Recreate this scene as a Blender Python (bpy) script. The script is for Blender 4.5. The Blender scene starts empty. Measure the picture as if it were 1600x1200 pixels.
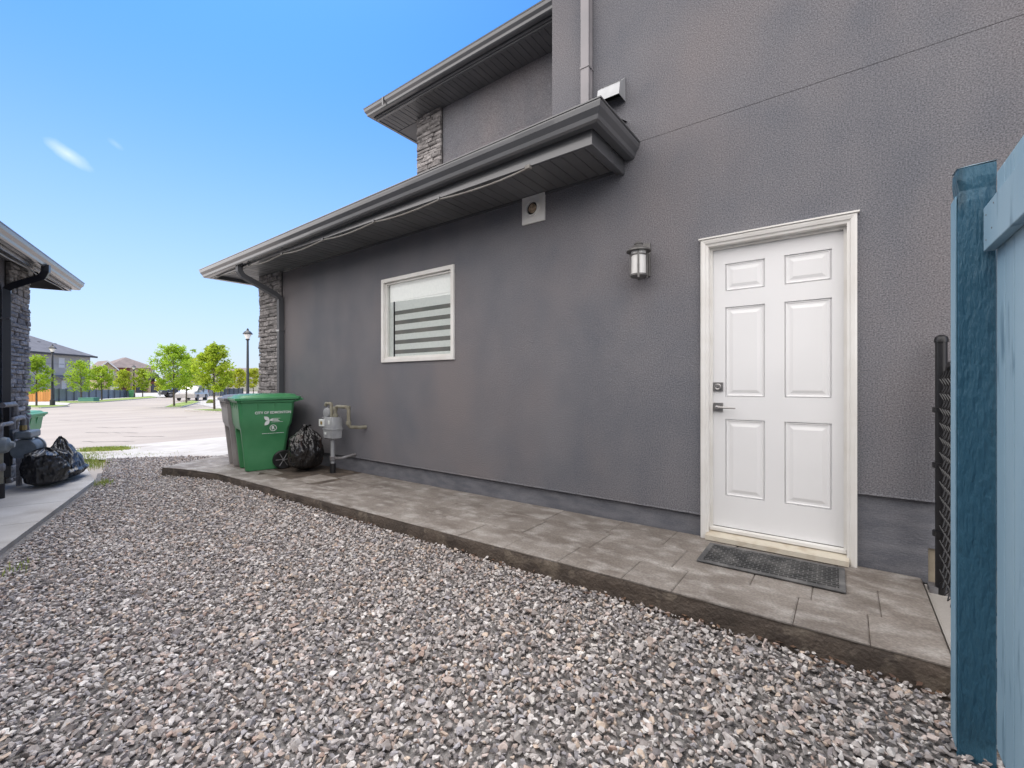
import bpy, math, random
import numpy as np
from mathutils import Vector, Matrix, noise
C = bpy.context.scene.collection
R = math.radians
# ---------------------------------------------------------------- camera
CAMP = Vector((0.0, -3.42, 1.10)); FPX = 700.0
YAW = math.atan2(521.3, 700.0)
AX = Vector((-math.sin(YAW), math.cos(YAW), 0)); RT = Vector((math.cos(YAW), math.sin(YAW), 0))
cam = bpy.data.cameras.new('camera'); co = bpy.data.objects.new('camera', cam); C.objects.link(co)
co.location = CAMP; co.rotation_euler = (R(90), 0, YAW)
cam.sensor_width = 36; cam.lens = 36 * FPX / 1600; cam.clip_end = 2000; cam.clip_start = 0.02
bpy.context.scene.camera = co
bpy.context.scene.render.resolution_x = 1024; bpy.context.scene.render.resolution_y = 768
# ---------------------------------------------------------------- world, sun, exposure
SUN_EL, SUN_AZ = 63.0, 290.0      # azimuth clockwise from +Y
w = bpy.data.worlds.new('World'); bpy.context.scene.world = w; w.use_nodes = True
nt = w.node_tree; N = nt.nodes; L = nt.links
bg = N['Background']; bg.inputs['Strength'].default_value = 0.145
sky = N.new('ShaderNodeTexSky'); sky.sky_type = 'NISHITA'; sky.sun_disc = False
sky.sun_elevation = R(SUN_EL); sky.sun_rotation = R(SUN_AZ); sky.air_density = 1.0; sky.dust_density = 0.6; sky.ozone_density = 2.5
tc = N.new('ShaderNodeTexCoord')
def wispy(u, v, su, sv, amt, prev):
    d = (AX + RT * (u - 800) / FPX + Vector((0, 0, 1)) * (600 - v) / FPX).normalized()
    right = d.cross(Vector((0, 0, 1))).normalized(); up = right.cross(d).normalized()
    def dot(vec):
        n = N.new('ShaderNodeVectorMath'); n.operation = 'DOT_PRODUCT'; L.new(tc.outputs['Generated'], n.inputs[0]); n.inputs[1].default_value = vec; return n.outputs['Value']
    def m(op, a, b=None):
        n = N.new('ShaderNodeMath'); n.operation = op
        for i, x in enumerate((a, b)):
            if x is None: continue
            if isinstance(x, (int, float)): n.inputs[i].default_value = x
            else: L.new(x, n.inputs[i])
        return n.outputs[0]
    x = m('DIVIDE', dot(right), su); y = m('DIVIDE', m('ADD', dot(up), m('MULTIPLY', dot(right), 0.45)), sv)
    rr = m('SQRT', m('ADD', m('MULTIPLY', x, x), m('MULTIPLY', y, y)))
    ns = N.new('ShaderNodeTexNoise'); ns.inputs['Scale'].default_value = 26; ns.inputs['Detail'].default_value = 5
    L.new(tc.outputs['Generated'], ns.inputs['Vector'])
    k = m('SUBTRACT', m('SUBTRACT', 1.35, rr), m('MULTIPLY', ns.outputs['Fac'], 0.9))
    k = m('MINIMUM', m('MAXIMUM', m('MULTIPLY', k, amt * 0.9), 0.0), amt)
    k = m('MULTIPLY', k, m('GREATER_THAN', dot(d), 0.5))
    mx = N.new('ShaderNodeMixRGB'); L.new(k, mx.inputs[0]); L.new(prev, mx.inputs[1]); mx.inputs[2].default_value = (7.5, 7.2, 7.2, 1)
    return mx.outputs[0]
tint = N.new('ShaderNodeMixRGB'); tint.blend_type = 'MULTIPLY'; tint.inputs[0].default_value = 1.0
L.new(sky.outputs[0], tint.inputs[1]); tint.inputs[2].default_value = (0.25, 0.56, 0.92, 1)
# pale haze towards the horizon
sz = N.new('ShaderNodeSeparateXYZ'); L.new(tc.outputs['Generated'], sz.inputs[0])
hz1 = N.new('ShaderNodeMapRange'); L.new(sz.outputs['Z'], hz1.inputs[0]); hz1.inputs[1].default_value = 0.0; hz1.inputs[2].default_value = 0.62; hz1.inputs[3].default_value = 1.0; hz1.inputs[4].default_value = 0.0
hz2 = N.new('ShaderNodeMath'); hz2.operation = 'POWER'; L.new(hz1.outputs[0], hz2.inputs[0]); hz2.inputs[1].default_value = 1.7
hzm = N.new('ShaderNodeMixRGB'); L.new(hz2.outputs[0], hzm.inputs[0]); L.new(tint.outputs[0], hzm.inputs[1]); hzm.inputs[2].default_value = (3.15, 3.5, 4.05, 1)
o_ = wispy(106, 241, 0.030, 0.014, 0.36, hzm.outputs[0]); o_ = wispy(182, 226, 0.012, 0.007, 0.10, o_)
# broken white cloud over the -Y half of the sky, as the small window mirrors it
sx = N.new('ShaderNodeSeparateXYZ'); L.new(tc.outputs['Generated'], sx.inputs[0])
mpc = N.new('ShaderNodeMapping'); mpc.inputs['Scale'].default_value = (1, 1, 2.4); L.new(tc.outputs['Generated'], mpc.inputs['Vector'])
cn = N.new('ShaderNodeTexNoise'); cn.inputs['Scale'].default_value = 2.6; cn.inputs['Detail'].default_value = 8; L.new(mpc.outputs[0], cn.inputs['Vector'])
ca = N.new('ShaderNodeMath'); ca.operation = 'MULTIPLY_ADD'; L.new(sx.outputs['Y'], ca.inputs[0]); ca.inputs[1].default_value = -1.1; L.new(cn.outputs['Fac'], ca.inputs[2])
z3 = N.new('ShaderNodeMath'); z3.operation = 'POWER'; L.new(sx.outputs['Z'], z3.inputs[0]); z3.inputs[1].default_value = 4.0
cb = N.new('ShaderNodeMath'); cb.operation = 'MULTIPLY_ADD'; L.new(z3.outputs[0], cb.inputs[0]); cb.inputs[1].default_value = 0.42; L.new(ca.outputs[0], cb.inputs[2]); ca = cb
cm = N.new('ShaderNodeMapRange'); cm.interpolation_type = 'SMOOTHSTEP'; L.new(ca.outputs[0], cm.inputs[0]); cm.inputs[1].default_value = 0.55; cm.inputs[2].default_value = 0.95
cx_ = N.new('ShaderNodeMixRGB'); L.new(cm.outputs[0], cx_.inputs[0]); L.new(o_, cx_.inputs[1]); cx_.inputs[2].default_value = (10.4, 10.0, 9.9, 1)
L.new(cx_.outputs[0], bg.inputs[0])
sun = bpy.data.lights.new('sun', 'SUN'); sun.energy = 1.7; sun.angle = R(38); sun.color = (1, 0.955, 0.89)
so = bpy.data.objects.new('sun', sun); C.objects.link(so)
sd = Vector((math.sin(R(SUN_AZ)) * math.cos(R(SUN_EL)), math.cos(R(SUN_AZ)) * math.cos(R(SUN_EL)), math.sin(R(SUN_EL))))
so.rotation_euler = (-sd).to_track_quat('-Z', 'Y').to_euler()
vs = bpy.context.scene.view_settings
vs.view_transform = 'Standard'; vs.look = 'None'; vs.gamma = 1; vs.exposure = 0.78; vs.use_curve_mapping = False
# ---------------------------------------------------------------- materials
def mat(name, c1, c2=None, scale=5, detail=4, rough=0.7, metal=0.0, bump=0.0, bscale=None, dist=0.01, stretch=(1, 1, 1),
        c3=None, s3=0.7, t3=(0.45, 0.65), rnd=0.0, spec=0.5, attr=None, lo=0.35, hi=0.65, bdetail=4, grain=0.0, gscale=150, coat=0.0):
    m = bpy.data.materials.new(name); m.use_nodes = True
    nt = m.node_tree; N = nt.nodes; L = nt.links; b = N['Principled BSDF']
    b.inputs['Roughness'].default_value = rough; b.inputs['Metallic'].default_value = metal
    b.inputs['Specular IOR Level'].default_value = spec; b.inputs['Coat Weight'].default_value = coat
    g = N.new('ShaderNodeNewGeometry')
    mp = N.new('ShaderNodeMapping'); mp.inputs['Scale'].default_value = stretch; L.new(g.outputs['Position'], mp.inputs['Vector'])
    def nz(s, d, vec=mp.outputs[0]):
        n = N.new('ShaderNodeTexNoise'); n.inputs['Scale'].default_value = s; n.inputs['Detail'].default_value = d; L.new(vec, n.inputs['Vector']); return n.outputs['Fac']
    def ramp(f, a, z, ca, cz):
        r = N.new('ShaderNodeValToRGB'); r.color_ramp.elements[0].position = a; r.color_ramp.elements[1].position = z
        r.color_ramp.elements[0].color = ca; r.color_ramp.elements[1].color = cz; L.new(f, r.inputs[0]); return r.outputs[0]
    c2 = c2 or tuple(x * 0.88 for x in c1)
    col = ramp(nz(scale, detail), lo, hi, (*c1, 1), (*c2, 1))
    if attr:
        a = N.new('ShaderNodeAttribute'); a.attribute_name = attr
        mx = N.new('ShaderNodeMixRGB'); mx.blend_type = 'MULTIPLY'; mx.inputs[0].default_value = 1
        L.new(a.outputs['Color'], mx.inputs[1]); L.new(col, mx.inputs[2]); col = mx.outputs[0]
    if c3:
        f = ramp(nz(s3, 10), t3[0], t3[1], (0, 0, 0, 1), (1, 1, 1, 1))
        mx = N.new('ShaderNodeMixRGB'); L.new(f, mx.inputs[0]); L.new(col, mx.inputs[1]); mx.inputs[2].default_value = (*c3, 1); col = mx.outputs[0]
    if grain:
        f = ramp(nz(gscale, 4, g.outputs['Position']), 0.3, 0.7, (1 - grain,) * 3 + (1,), (1 + grain,) * 3 + (1,))
        mx = N.new('ShaderNodeMixRGB'); mx.blend_type = 'MULTIPLY'; mx.inputs[0].default_value = 1
        L.new(col, mx.inputs[1]); L.new(f, mx.inputs[2]); col = mx.outputs[0]
    if rnd:
        oi = N.new('ShaderNodeObjectInfo'); mr = N.new('ShaderNodeMapRange'); L.new(oi.outputs['Random'], mr.inputs[0])
        mr.inputs[3].default_value = 1 - rnd; mr.inputs[4].default_value = 1 + rnd
        mx = N.new('ShaderNodeMixRGB'); mx.blend_type = 'MULTIPLY'; mx.inputs[0].default_value = 1
        L.new(col, mx.inputs[1]); L.new(mr.outputs[0], mx.inputs[2]); col = mx.outputs[0]
    L.new(col, b.inputs['Base Color'])
    if bump:
        bp = N.new('ShaderNodeBump'); bp.inputs['Strength'].default_value = bump; bp.inputs['Distance'].default_value = dist
        L.new(nz(bscale or scale * 4, bdetail), bp.inputs['Height']); L.new(bp.outputs[0], b.inputs['Normal'])
    return m
M = {}
M['stucco'] = mat('stucco', (0.150, 0.154, 0.172), (0.184, 0.182, 0.195), 2.6, 9, 0.9, bump=0.8, bscale=150, dist=0.005, c3=(0.205, 0.189, 0.193), s3=0.8, t3=(0.46, 0.68), spec=0.25, bdetail=4, grain=0.46, gscale=130, stretch=(1, 1, .75))
M['parging'] = mat('parging_paint', (0.135, 0.14, 0.16), (0.19, 0.192, 0.21), 6, 6, 0.85, bump=0.6, bscale=40, dist=0.006, stretch=(1, 1, 3), spec=0.3, grain=0.15)
M['bare'] = mat('bare_concrete', (0.42, 0.36, 0.27), (0.3, 0.26, 0.2), 8, 5, 0.9, bump=0.3)
M['metal_dk'] = mat('grey_aluminium', (0.098, 0.10, 0.106), (0.085, 0.087, 0.092), 3, 3, 0.26, 0.0, spec=0.8, coat=0.4, bump=0.03, bscale=6)
M['soffit'] = mat('soffit_aluminium', (0.15, 0.15, 0.154), (0.13, 0.13, 0.133), 2, 3, 0.42, 0.0, rnd=0.08)
M['spout_dk'] = mat('dark_downspout_paint', (0.085, 0.087, 0.095), None, 3, rough=0.6)
M['spout_lt'] = mat('pale_downspout_paint', (0.30, 0.28, 0.29), (0.25, 0.24, 0.25), 3, 3, 0.4)
M['spout_bk'] = mat('black_downspout_paint', (0.012, 0.012, 0.018), (0.02, 0.02, 0.026), 3, 3, 0.35)
M['stone'] = mat('ledge_stone', (0.35, 0.33, 0.32), (0.17, 0.158, 0.155), 14, 6, 0.9, bump=0.8, bscale=40, dist=0.012, rnd=0.38, stretch=(1, 1, 2))
M['mortar'] = mat('dark_mortar', (0.035, 0.033, 0.033), None, 5, rough=0.95)
M['shingle'] = mat('dark_shingle', (0.05, 0.05, 0.055), (0.08, 0.08, 0.085), 12, 3, 0.9, bump=0.4)
M['white'] = mat('white_paint', (0.80, 0.80, 0.80), (0.77, 0.77, 0.77), 2, 3, 0.45, bump=0.03, bscale=30)
M['trim'] = mat('white_trim', (0.80, 0.79, 0.76), (0.73, 0.71, 0.67), 5, 4, 0.5, bump=0.05, bscale=20)
M['sill'] = mat('dirty_cream_sill', (0.62, 0.57, 0.47), (0.46, 0.38, 0.28), 12, 6, 0.6, bump=0.1, lo=0.5, hi=0.8)
M['nickel'] = mat('brushed_nickel', (0.42, 0.41, 0.40), None, 6, rough=0.32, metal=0.85)
M['black'] = mat('black_plastic', (0.015, 0.015, 0.016), None, 6, rough=0.45)
M['rubber'] = mat('rubber_mat', (0.075, 0.075, 0.076), (0.20, 0.195, 0.19), 9, 5, 0.7, lo=0.4, hi=0.7)
M['slab'] = mat('stamped_concrete', (0.26, 0.232, 0.205), (0.16, 0.136, 0.116), 3.0, 12, 0.78, bump=0.8, bscale=48, dist=0.006, stretch=(0.7, 1.2, 1), c3=(0.40, 0.375, 0.345), s3=8, t3=(0.48, 0.78), rnd=0.07, grain=0.22, gscale=85, spec=0.4)
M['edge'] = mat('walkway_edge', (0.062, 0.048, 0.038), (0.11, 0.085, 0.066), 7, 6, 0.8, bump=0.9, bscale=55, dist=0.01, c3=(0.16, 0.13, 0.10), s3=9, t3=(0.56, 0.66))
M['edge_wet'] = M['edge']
M['dirt'] = mat('gravel_bed', (0.24, 0.225, 0.215), (0.12, 0.11, 0.105), 60, 4, 0.95, bump=0.8, bscale=70, dist=0.02)
M['gravel'] = mat('crushed_stone', (1.54, 1.50, 1.45), (1.10, 1.04, 1.0), 46, 5, 0.8, bump=0.5, bscale=120, dist=0.004, attr='Col', lo=0.38, hi=0.62, spec=0.35)
M['pad'] = mat('pale_concrete', (0.50, 0.475, 0.44), (0.40, 0.37, 0.335), 2.5, 6, 0.8, bump=0.15, bscale=60, dist=0.004, c3=(0.30, 0.265, 0.23), s3=1.4, t3=(0.58, 0.75), rnd=0.04, grain=0.08)
M['road'] = mat('pale_road', (0.40, 0.35, 0.30), (0.33, 0.285, 0.245), 0.4, 9, 0.85, stretch=(1.3, 0.6, 1), c3=(0.30, 0.265, 0.235), s3=0.22, t3=(0.60, 0.72), grain=0.08, gscale=30)
M['tar'] = mat('crack_tar', (0.17, 0.15, 0.135), None, 3, rough=0.8)
M['curb'] = mat('kerb_concrete', (0.50, 0.48, 0.45), None, 3, rough=0.85)
M['lawn'] = mat('lawn', (0.20, 0.29, 0.05), (0.28, 0.34, 0.09), 1.5, 6, 0.95, bump=0.3, bscale=30)
M['leaf'] = mat('young_leaf', (1, 1, 1), (0.8, 0.85, 0.7), 1.2, 3, 0.6, attr='Col', spec=0.3)
def leafy(m):
    nt = m.node_tree; N = nt.nodes; L = nt.links; b = N['Principled BSDF']; out = N['Material Output']
    t = N.new('ShaderNodeBsdfTranslucent'); src = b.inputs['Base Color'].links[0].from_socket; L.new(src, t.inputs[0])
    mx = N.new('ShaderNodeMixShader'); mx.inputs[0].default_value = 0.5; L.new(b.outputs[0], mx.inputs[1]); L.new(t.outputs[0], mx.inputs[2]); L.new(mx.outputs[0], out.inputs[0])
leafy(M['leaf'])
M['bark'] = mat('bark', (0.13, 0.105, 0.085), (0.07, 0.055, 0.045), 9, 4, 0.95)
M['grass'] = mat('grass_blade', (0.30, 0.42, 0.07), (0.46, 0.48, 0.14), 20, 3, 0.8)
M['binG'] = mat('green_cart_plastic', (0.055, 0.25, 0.10), (0.075, 0.28, 0.12), 4, 5, 0.42, bump=0.12, bscale=60, dist=0.003)
M['binGr'] = mat('grey_cart_plastic', (0.29, 0.27, 0.262), (0.34, 0.32, 0.31), 4, 5, 0.5, bump=0.12, bscale=60, dist=0.003)
M['binLid'] = mat('dark_grey_lid', (0.10, 0.105, 0.115), (0.16, 0.16, 0.17), 4, 5, 0.45)
M['print'] = mat('white_print', (0.75, 0.78, 0.75), None, 6, rough=0.5)
M['bag'] = mat('black_bag_film', (0.012, 0.012, 0.012), (0.025, 0.024, 0.024), 4, 3, 0.34, bump=0.7, bscale=22, dist=0.014, spec=0.5, bdetail=8, stretch=(1.5, 1.5, .6))
M['bag_br'] = mat('brown_tinted_bag_film', (0.012, 0.011, 0.011), (0.10, 0.05, 0.035), 5, 4, 0.17, bump=0.9, bscale=26, dist=0.014, spec=0.7, lo=0.55, hi=0.8, bdetail=8, stretch=(1.6, 1.6, .5))
M['meter'] = mat('meter_grey_paint', (0.36, 0.37, 0.38), (0.28, 0.29, 0.30), 12, 4, 0.5)
M['meter_dk'] = mat('meter_green_grey_paint', (0.22, 0.25, 0.26), (0.16, 0.18, 0.19), 12, 4, 0.5)
M['galv'] = mat('galvanised_pipe', (0.24, 0.24, 0.25), (0.14, 0.13, 0.13), 22, 5, 0.55, metal=0.2)
M['olive'] = mat('tan_pipe_paint', (0.27, 0.26, 0.20), (0.20, 0.18, 0.13), 22, 5, 0.6)
M['brass'] = mat('brass_fitting', (0.35, 0.26, 0.10), None, 10, rough=0.5, metal=0.4)
M['hood'] = mat('galvanised_hood', (0.46, 0.47, 0.48), (0.40, 0.41, 0.42), 12, rough=0.35, metal=0.3)
M['cable'] = mat('cable_sheath', (0.30, 0.29, 0.265), (0.22, 0.20, 0.18), 10, rough=0.5)
M['post'] = mat('dark_teal_blue_paint', (0.028, 0.10, 0.155), (0.045, 0.135, 0.20), 5, 6, 0.5, bump=1.0, bscale=75, dist=0.012, stretch=(1.0, 1.0, 0.26), c3=(0.012, 0.04, 0.06), s3=7, t3=(0.62, 0.70), spec=0.4)
M['post_side'] = mat('light_blue_edge_paint', (0.20, 0.35, 0.45), (0.16, 0.30, 0.40), 6, 5, 0.55, bump=0.4, bscale=20, stretch=(1, 1, 0.2))
M['board'] = mat('light_blue_board_paint', (0.29, 0.42, 0.50), (0.25, 0.38, 0.465), 7, 5, 0.55, bump=0.35, bscale=24, dist=0.006, stretch=(1, 1, 0.22), c3=(0.13, 0.22, 0.29), s3=13, t3=(0.60, 0.70), rnd=0.03)
M['chain'] = mat('black_vinyl_wire', (0.012, 0.012, 0.014), None, 6, rough=0.35)
M['nest'] = mat('tan_nest', (0.42, 0.33, 0.23), (0.2, 0.14, 0.09), 50, 4, 0.95, bump=0.5)
M['lampglass'] = mat('frosted_glass', (0.82, 0.81, 0.78), None, 4, rough=0.35)
M['lantern'] = mat('lantern_grey_metal', (0.13, 0.125, 0.12), (0.18, 0.175, 0.17), 15, rough=0.45, metal=0.3)
M['wall_far'] = mat('far_grey_siding', (0.32, 0.31, 0.305), (0.30, 0.29, 0.285), 0.5, rough=0.9)
M['wall_far2'] = mat('far_pale_siding', (0.40, 0.385, 0.37), None, 0.5, rough=0.9)
M['roof_far'] = mat('far_grey_shingle', (0.125, 0.125, 0.14), (0.16, 0.16, 0.175), 1.2, 6, 0.9)
M['roof_tan'] = mat('far_tan_shingle', (0.24, 0.195, 0.18), (0.19, 0.155, 0.145), 1.2, 6, 0.9)
M['red'] = mat('far_red_siding', (0.17, 0.055, 0.04), (0.13, 0.045, 0.035), 1, rough=0.9)
M['tan'] = mat('far_tan_siding', (0.42, 0.34, 0.23), None, 1, rough=0.9)
M['fascia'] = mat('far_dark_fascia', (0.05, 0.048, 0.05), None, 1, rough=0.7)
M['glass_far'] = mat('far_window_glass', (0.12, 0.15, 0.17), (0.3, 0.33, 0.35), 0.8, rough=0.1, spec=0.8)
M['garage_w'] = mat('far_white_door', (0.62, 0.62, 0.62), None, 1)
M['garage_d'] = mat('far_dark_door', (0.07, 0.075, 0.09), None, 1)
M['cedar'] = mat('orange_cedar', (0.62, 0.30, 0.09), (0.54, 0.25, 0.07), 2.5, 5, 0.8, rnd=0.15, stretch=(1, 1, 0.2))
M['bluefence'] = mat('far_blue_fence', (0.20, 0.235, 0.28), (0.17, 0.20, 0.245), 2, 4, 0.8, rnd=0.1)
M['bluepost'] = mat('far_fence_post', (0.09, 0.11, 0.145), None, 2)
M['teal'] = mat('teal_utility_paint', (0.10, 0.27, 0.22), None, 2)
M['lamppost'] = mat('lamp_post_black', (0.02, 0.022, 0.026), None, 2, rough=0.4)
M['yellow'] = mat('yellow_sign', (0.65, 0.62, 0.05), None, 2)
M['car_dk'] = mat('dark_car_paint', (0.045, 0.048, 0.055), None, 2, rough=0.25, coat=0.6)
M['car_si'] = mat('silver_car_paint', (0.40, 0.38, 0.37), None, 2, rough=0.28, metal=0.2, coat=0.5)
M['lit_red'] = mat('tail_lamp_red', (0.35, 0.02, 0.02), None, 2, rough=0.2)
M['leaf_lit'] = mat('dry_leaf', (0.17, 0.10, 0.06), (0.09, 0.05, 0.035), 18, rough=0.8, rnd=0.3)
M['blind_w'] = mat('pale_blind_fabric', (0.82, 0.83, 0.81), (0.76, 0.78, 0.76), 30, 3, 0.9)
M['blind_d'] = mat('sheer_blind_band', (0.16, 0.165, 0.155), (0.22, 0.205, 0.19), 4, 3, 0.9)
M['room'] = mat('room_dark', (0.06, 0.06, 0.058), None, 2, rough=0.9)
def glass_mat():
    m = bpy.data.materials.new('window_glass'); m.use_nodes = True; nt = m.node_tree; N = nt.nodes; L = nt.links
    N.remove(N['Principled BSDF']); out = N['Material Output']
    t = N.new('ShaderNodeBsdfTransparent'); t.inputs[0].default_value = (0.93, 0.96, 0.95, 1)
    g = N.new('ShaderNodeBsdfGlossy'); g.inputs['Roughness'].default_value = 0.01; g.inputs[0].default_value = (0.95, 0.95, 0.95, 1)
    lw = N.new('ShaderNodeLayerWeight'); sq = N.new('ShaderNodeMath'); sq.operation = 'POWER'; L.new(lw.outputs['Facing'], sq.inputs[0]); sq.inputs[1].default_value = 3.0
    f = N.new('ShaderNodeMath'); f.operation = 'MULTIPLY_ADD'; L.new(sq.outputs[0], f.inputs[0]); f.inputs[1].default_value = 0.9; f.inputs[2].default_value = 0.09
    mx = N.new('ShaderNodeMixShader'); L.new(f.outputs[0], mx.inputs[0]); L.new(t.outputs[0], mx.inputs[1]); L.new(g.outputs[0], mx.inputs[2]); L.new(mx.outputs[0], out.inputs[0]); return m
M['glass'] = glass_mat()
# ---------------------------------------------------------------- builders
class MB:
    def __init__(s): s.v = []; s.f = []
    def add(s, vs, fs):
        n = len(s.v); s.v += [tuple(x) for x in vs]; s.f += [tuple(i + n for i in f) for f in fs]; return s
    def box(s, x0, x1, y0, y1, z0, z1):
        return s.add([(x0,y0,z0),(x1,y0,z0),(x1,y1,z0),(x0,y1,z0),(x0,y0,z1),(x1,y0,z1),(x1,y1,z1),(x0,y1,z1)],
                     [(0,3,2,1),(4,5,6,7),(0,1,5,4),(1,2,6,5),(2,3,7,6),(3,0,4,7)])
    def obox(s, c, dx, dy, sx, sy, z0, z1):          # oriented box: centre xy, unit dirs
        c = Vector((c[0], c[1], 0)); dx = Vector((*dx[:2], 0)).normalized() * sx / 2; dy = Vector((*dy[:2], 0)).normalized() * sy / 2
        p = [c - dx - dy, c + dx - dy, c + dx + dy, c - dx + dy]
        return s.add([(q.x, q.y, z0) for q in p] + [(q.x, q.y, z1) for q in p], [(0,3,2,1),(4,5,6,7),(0,1,5,4),(1,2,6,5),(2,3,7,6),(3,0,4,7)])
    def quad(s, *p): return s.add(p, [tuple(range(len(p)))])
    def prism(s, poly, z0, z1):
        n = len(poly)
        return s.add([(p[0], p[1], z0) for p in poly] + [(p[0], p[1], z1) for p in poly],
                     [tuple(reversed(range(n))), tuple(range(n, 2*n))] + [(i, (i+1) % n, (i+1) % n + n, i + n) for i in range(n)])
    def loft(s, rings, cap=True):
        n = len(rings[0]); vs = [p for r in rings for p in r]; fs = []
        for k in range(len(rings) - 1):
            for i in range(n): fs.append((k*n+i, k*n+(i+1) % n, (k+1)*n+(i+1) % n, (k+1)*n+i))
        if cap: fs.append(tuple(reversed(range(n)))); fs.append(tuple(range((len(rings)-1)*n, len(rings)*n)))
        return s.add(vs, fs)
    def tube(s, pts, r, n=10, prof=None):
        pts = [Vector(p) for p in pts]; rings = []; prev = None
        for i, p in enumerate(pts):
            d = ((pts[min(i+1, len(pts)-1)] - p).normalized() + (p - pts[max(i-1, 0)]).normalized()).normalized()
            if prev is None:
                a = Vector((0, 0, 1)) if abs(d.z) < 0.9 else Vector((0, 1, 0))
                prev = (a - d * a.dot(d)).normalized()
            e1 = (prev - d * prev.dot(d)).normalized(); prev = e1; e2 = d.cross(e1)
            ri = r[i] if isinstance(r, (list, tuple)) else r
            if prof: rings.append([p + e1 * a * ri + e2 * b * ri for a, b in prof])
            else: rings.append([p + (e1 * math.cos(2*math.pi*k/n) + e2 * math.sin(2*math.pi*k/n)) * ri for k in range(n)])
        return s.loft(rings)
    def lathe(s, prof, c=(0, 0, 0), n=20, axis='z'):
        rings = []
        for r, h in prof:
            ring = []
            for k in range(n):
                a = 2*math.pi*k/n; x, y = r*math.cos(a), r*math.sin(a)
                p = (x, y, h) if axis == 'z' else ((h, x, y) if axis == 'x' else (y, h, x))
                ring.append((c[0]+p[0], c[1]+p[1], c[2]+p[2]))
            rings.append(ring)
        return s.loft(rings)
    def build(s, name, m, parent=None, smooth=False, bevel=0.0, segs=2, kind=None, loc=None):
        me = bpy.data.meshes.new(name); me.from_pydata(s.v, [], s.f); me.validate()
        me.materials.append(m)
        if smooth:
            me.polygons.foreach_set('use_smooth', [True] * len(me.polygons))
            try: me.set_sharp_from_angle(angle=R(38))
            except Exception: pass
        o = bpy.data.objects.new(name, me); C.objects.link(o)
        if parent: o.parent = parent
        if loc: o.location = loc
        if bevel:
            b = o.modifiers.new('bevel', 'BEVEL'); b.width = bevel; b.segments = segs; b.limit_method = 'ANGLE'; b.angle_limit = R(35)
        if kind: o['kind'] = kind
        return o
def tag(o, label, cat=None, group=None, kind=None):
    if label: o['label'] = label
    if cat: o['category'] = cat
    if group: o['group'] = group
    if kind: o['kind'] = kind
    return o
def empty(name, loc=(0, 0, 0), rz=0.0, label=None, cat=None, group=None, kind=None):
    o = bpy.data.objects.new(name, None); C.objects.link(o); o.location = loc; o.rotation_euler = (0, 0, rz); o.empty_display_size = 0.2
    return tag(o, label, cat, group, kind)
def dup_mesh(src, parent, loc, rz=0.0, scale=(1, 1, 1)):
    o = src.copy(); C.objects.link(o); o.parent = parent; o.location = loc; o.rotation_euler = (0, 0, rz); o.scale = scale; return o
def zt(x):                                   # terrain height from the lot (x > -9) down to the street and flat beyond
    s = -x
    for a, b, za, zb in ((0, 9, -.17, -.17), (9, 16, -.17, -.42), (16, 40, -.42, -.75)):
        if s < b: return za + (zb - za) * max(0, s - a) / (b - a)
    return -.75
def ray(u, v): return AX + RT * ((u - 800) / FPX) + Vector((0, 0, 1)) * ((600 - v) / FPX)
def P(u, v, t): return CAMP + ray(u, v) * t
def G(u, v, dz=0.0):
    z = -.3
    for _ in range(40):
        t = (1.10 - z) * FPX / (v - 600); p = P(u, v, t); z = 0.5 * z + 0.5 * (zt(p.x) + dz)
    return Vector((p.x, p.y, zt(p.x) + dz))
def depth(p): return (Vector(p) - CAMP).dot(AX)
rng = random.Random(7)
# ================================================================ SETTING: ground, road, lawns
def sheet(name, poly, dz, m, kind='structure', label=None, sub=0):
    # polygon laid on the terrain, cut in x strips so that it follows the slope
    xs = [p[0] for p in poly]; cuts = [-9, -16, -40]
    mb = MB()
    def clip(pl, x, keep_less):
        out = []
        for i in range(len(pl)):
            a, b = pl[i], pl[(i+1) % len(pl)]
            ia = (a[0] <= x) == keep_less; ib = (b[0] <= x) == keep_less
            if ia: out.append(a)
            if ia != ib and abs(b[0]-a[0]) > 1e-9:
                k = (x - a[0]) / (b[0] - a[0]); out.append((x, a[1] + (b[1]-a[1])*k))
        return out
    edges = [1e6] + cuts + [-1e6]
    for hi, lo in zip(edges[:-1], edges[1:]):
        pl = [(p[0], p[1]) for p in poly]
        pl = clip(pl, hi, True); 
        if len(pl) >= 3: pl = clip(pl, lo, False)
        if len(pl) >= 3: mb.add([(p[0], p[1], zt(p[0]) + dz) for p in pl], [tuple(range(len(pl)))])
    me_o = mb.build(name, m, kind=kind)
    for pg in me_o.data.polygons:
        if pg.normal.z < 0: pg.flip()
    if label: me_o['label'] = label
    return me_o
tag(sheet('ground', [(-900, -900), (900, -900), (900, 900), (-900, 900)], -0.10, M['dirt']), 'bare ground under the lots')
tag(sheet('road', [(-8.2, -60), (-8.2, 80), (-140, 160), (-140, -90)], -0.03, M['road']), 'pale worn road surface of the cul de sac')
def gp(*uv): return [tuple(G(u, v)[:2]) for u, v in uv]
sheet('driveway', [(-8.68, -0.2), (-10.2, -1.45), (-13.2, -2.4), (-13.2, 7), (-8.2, 7), (-8.2, -.2)], 0.02, M['pad'], label='pale concrete driveway apron')
rc = random.Random(8)
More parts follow.
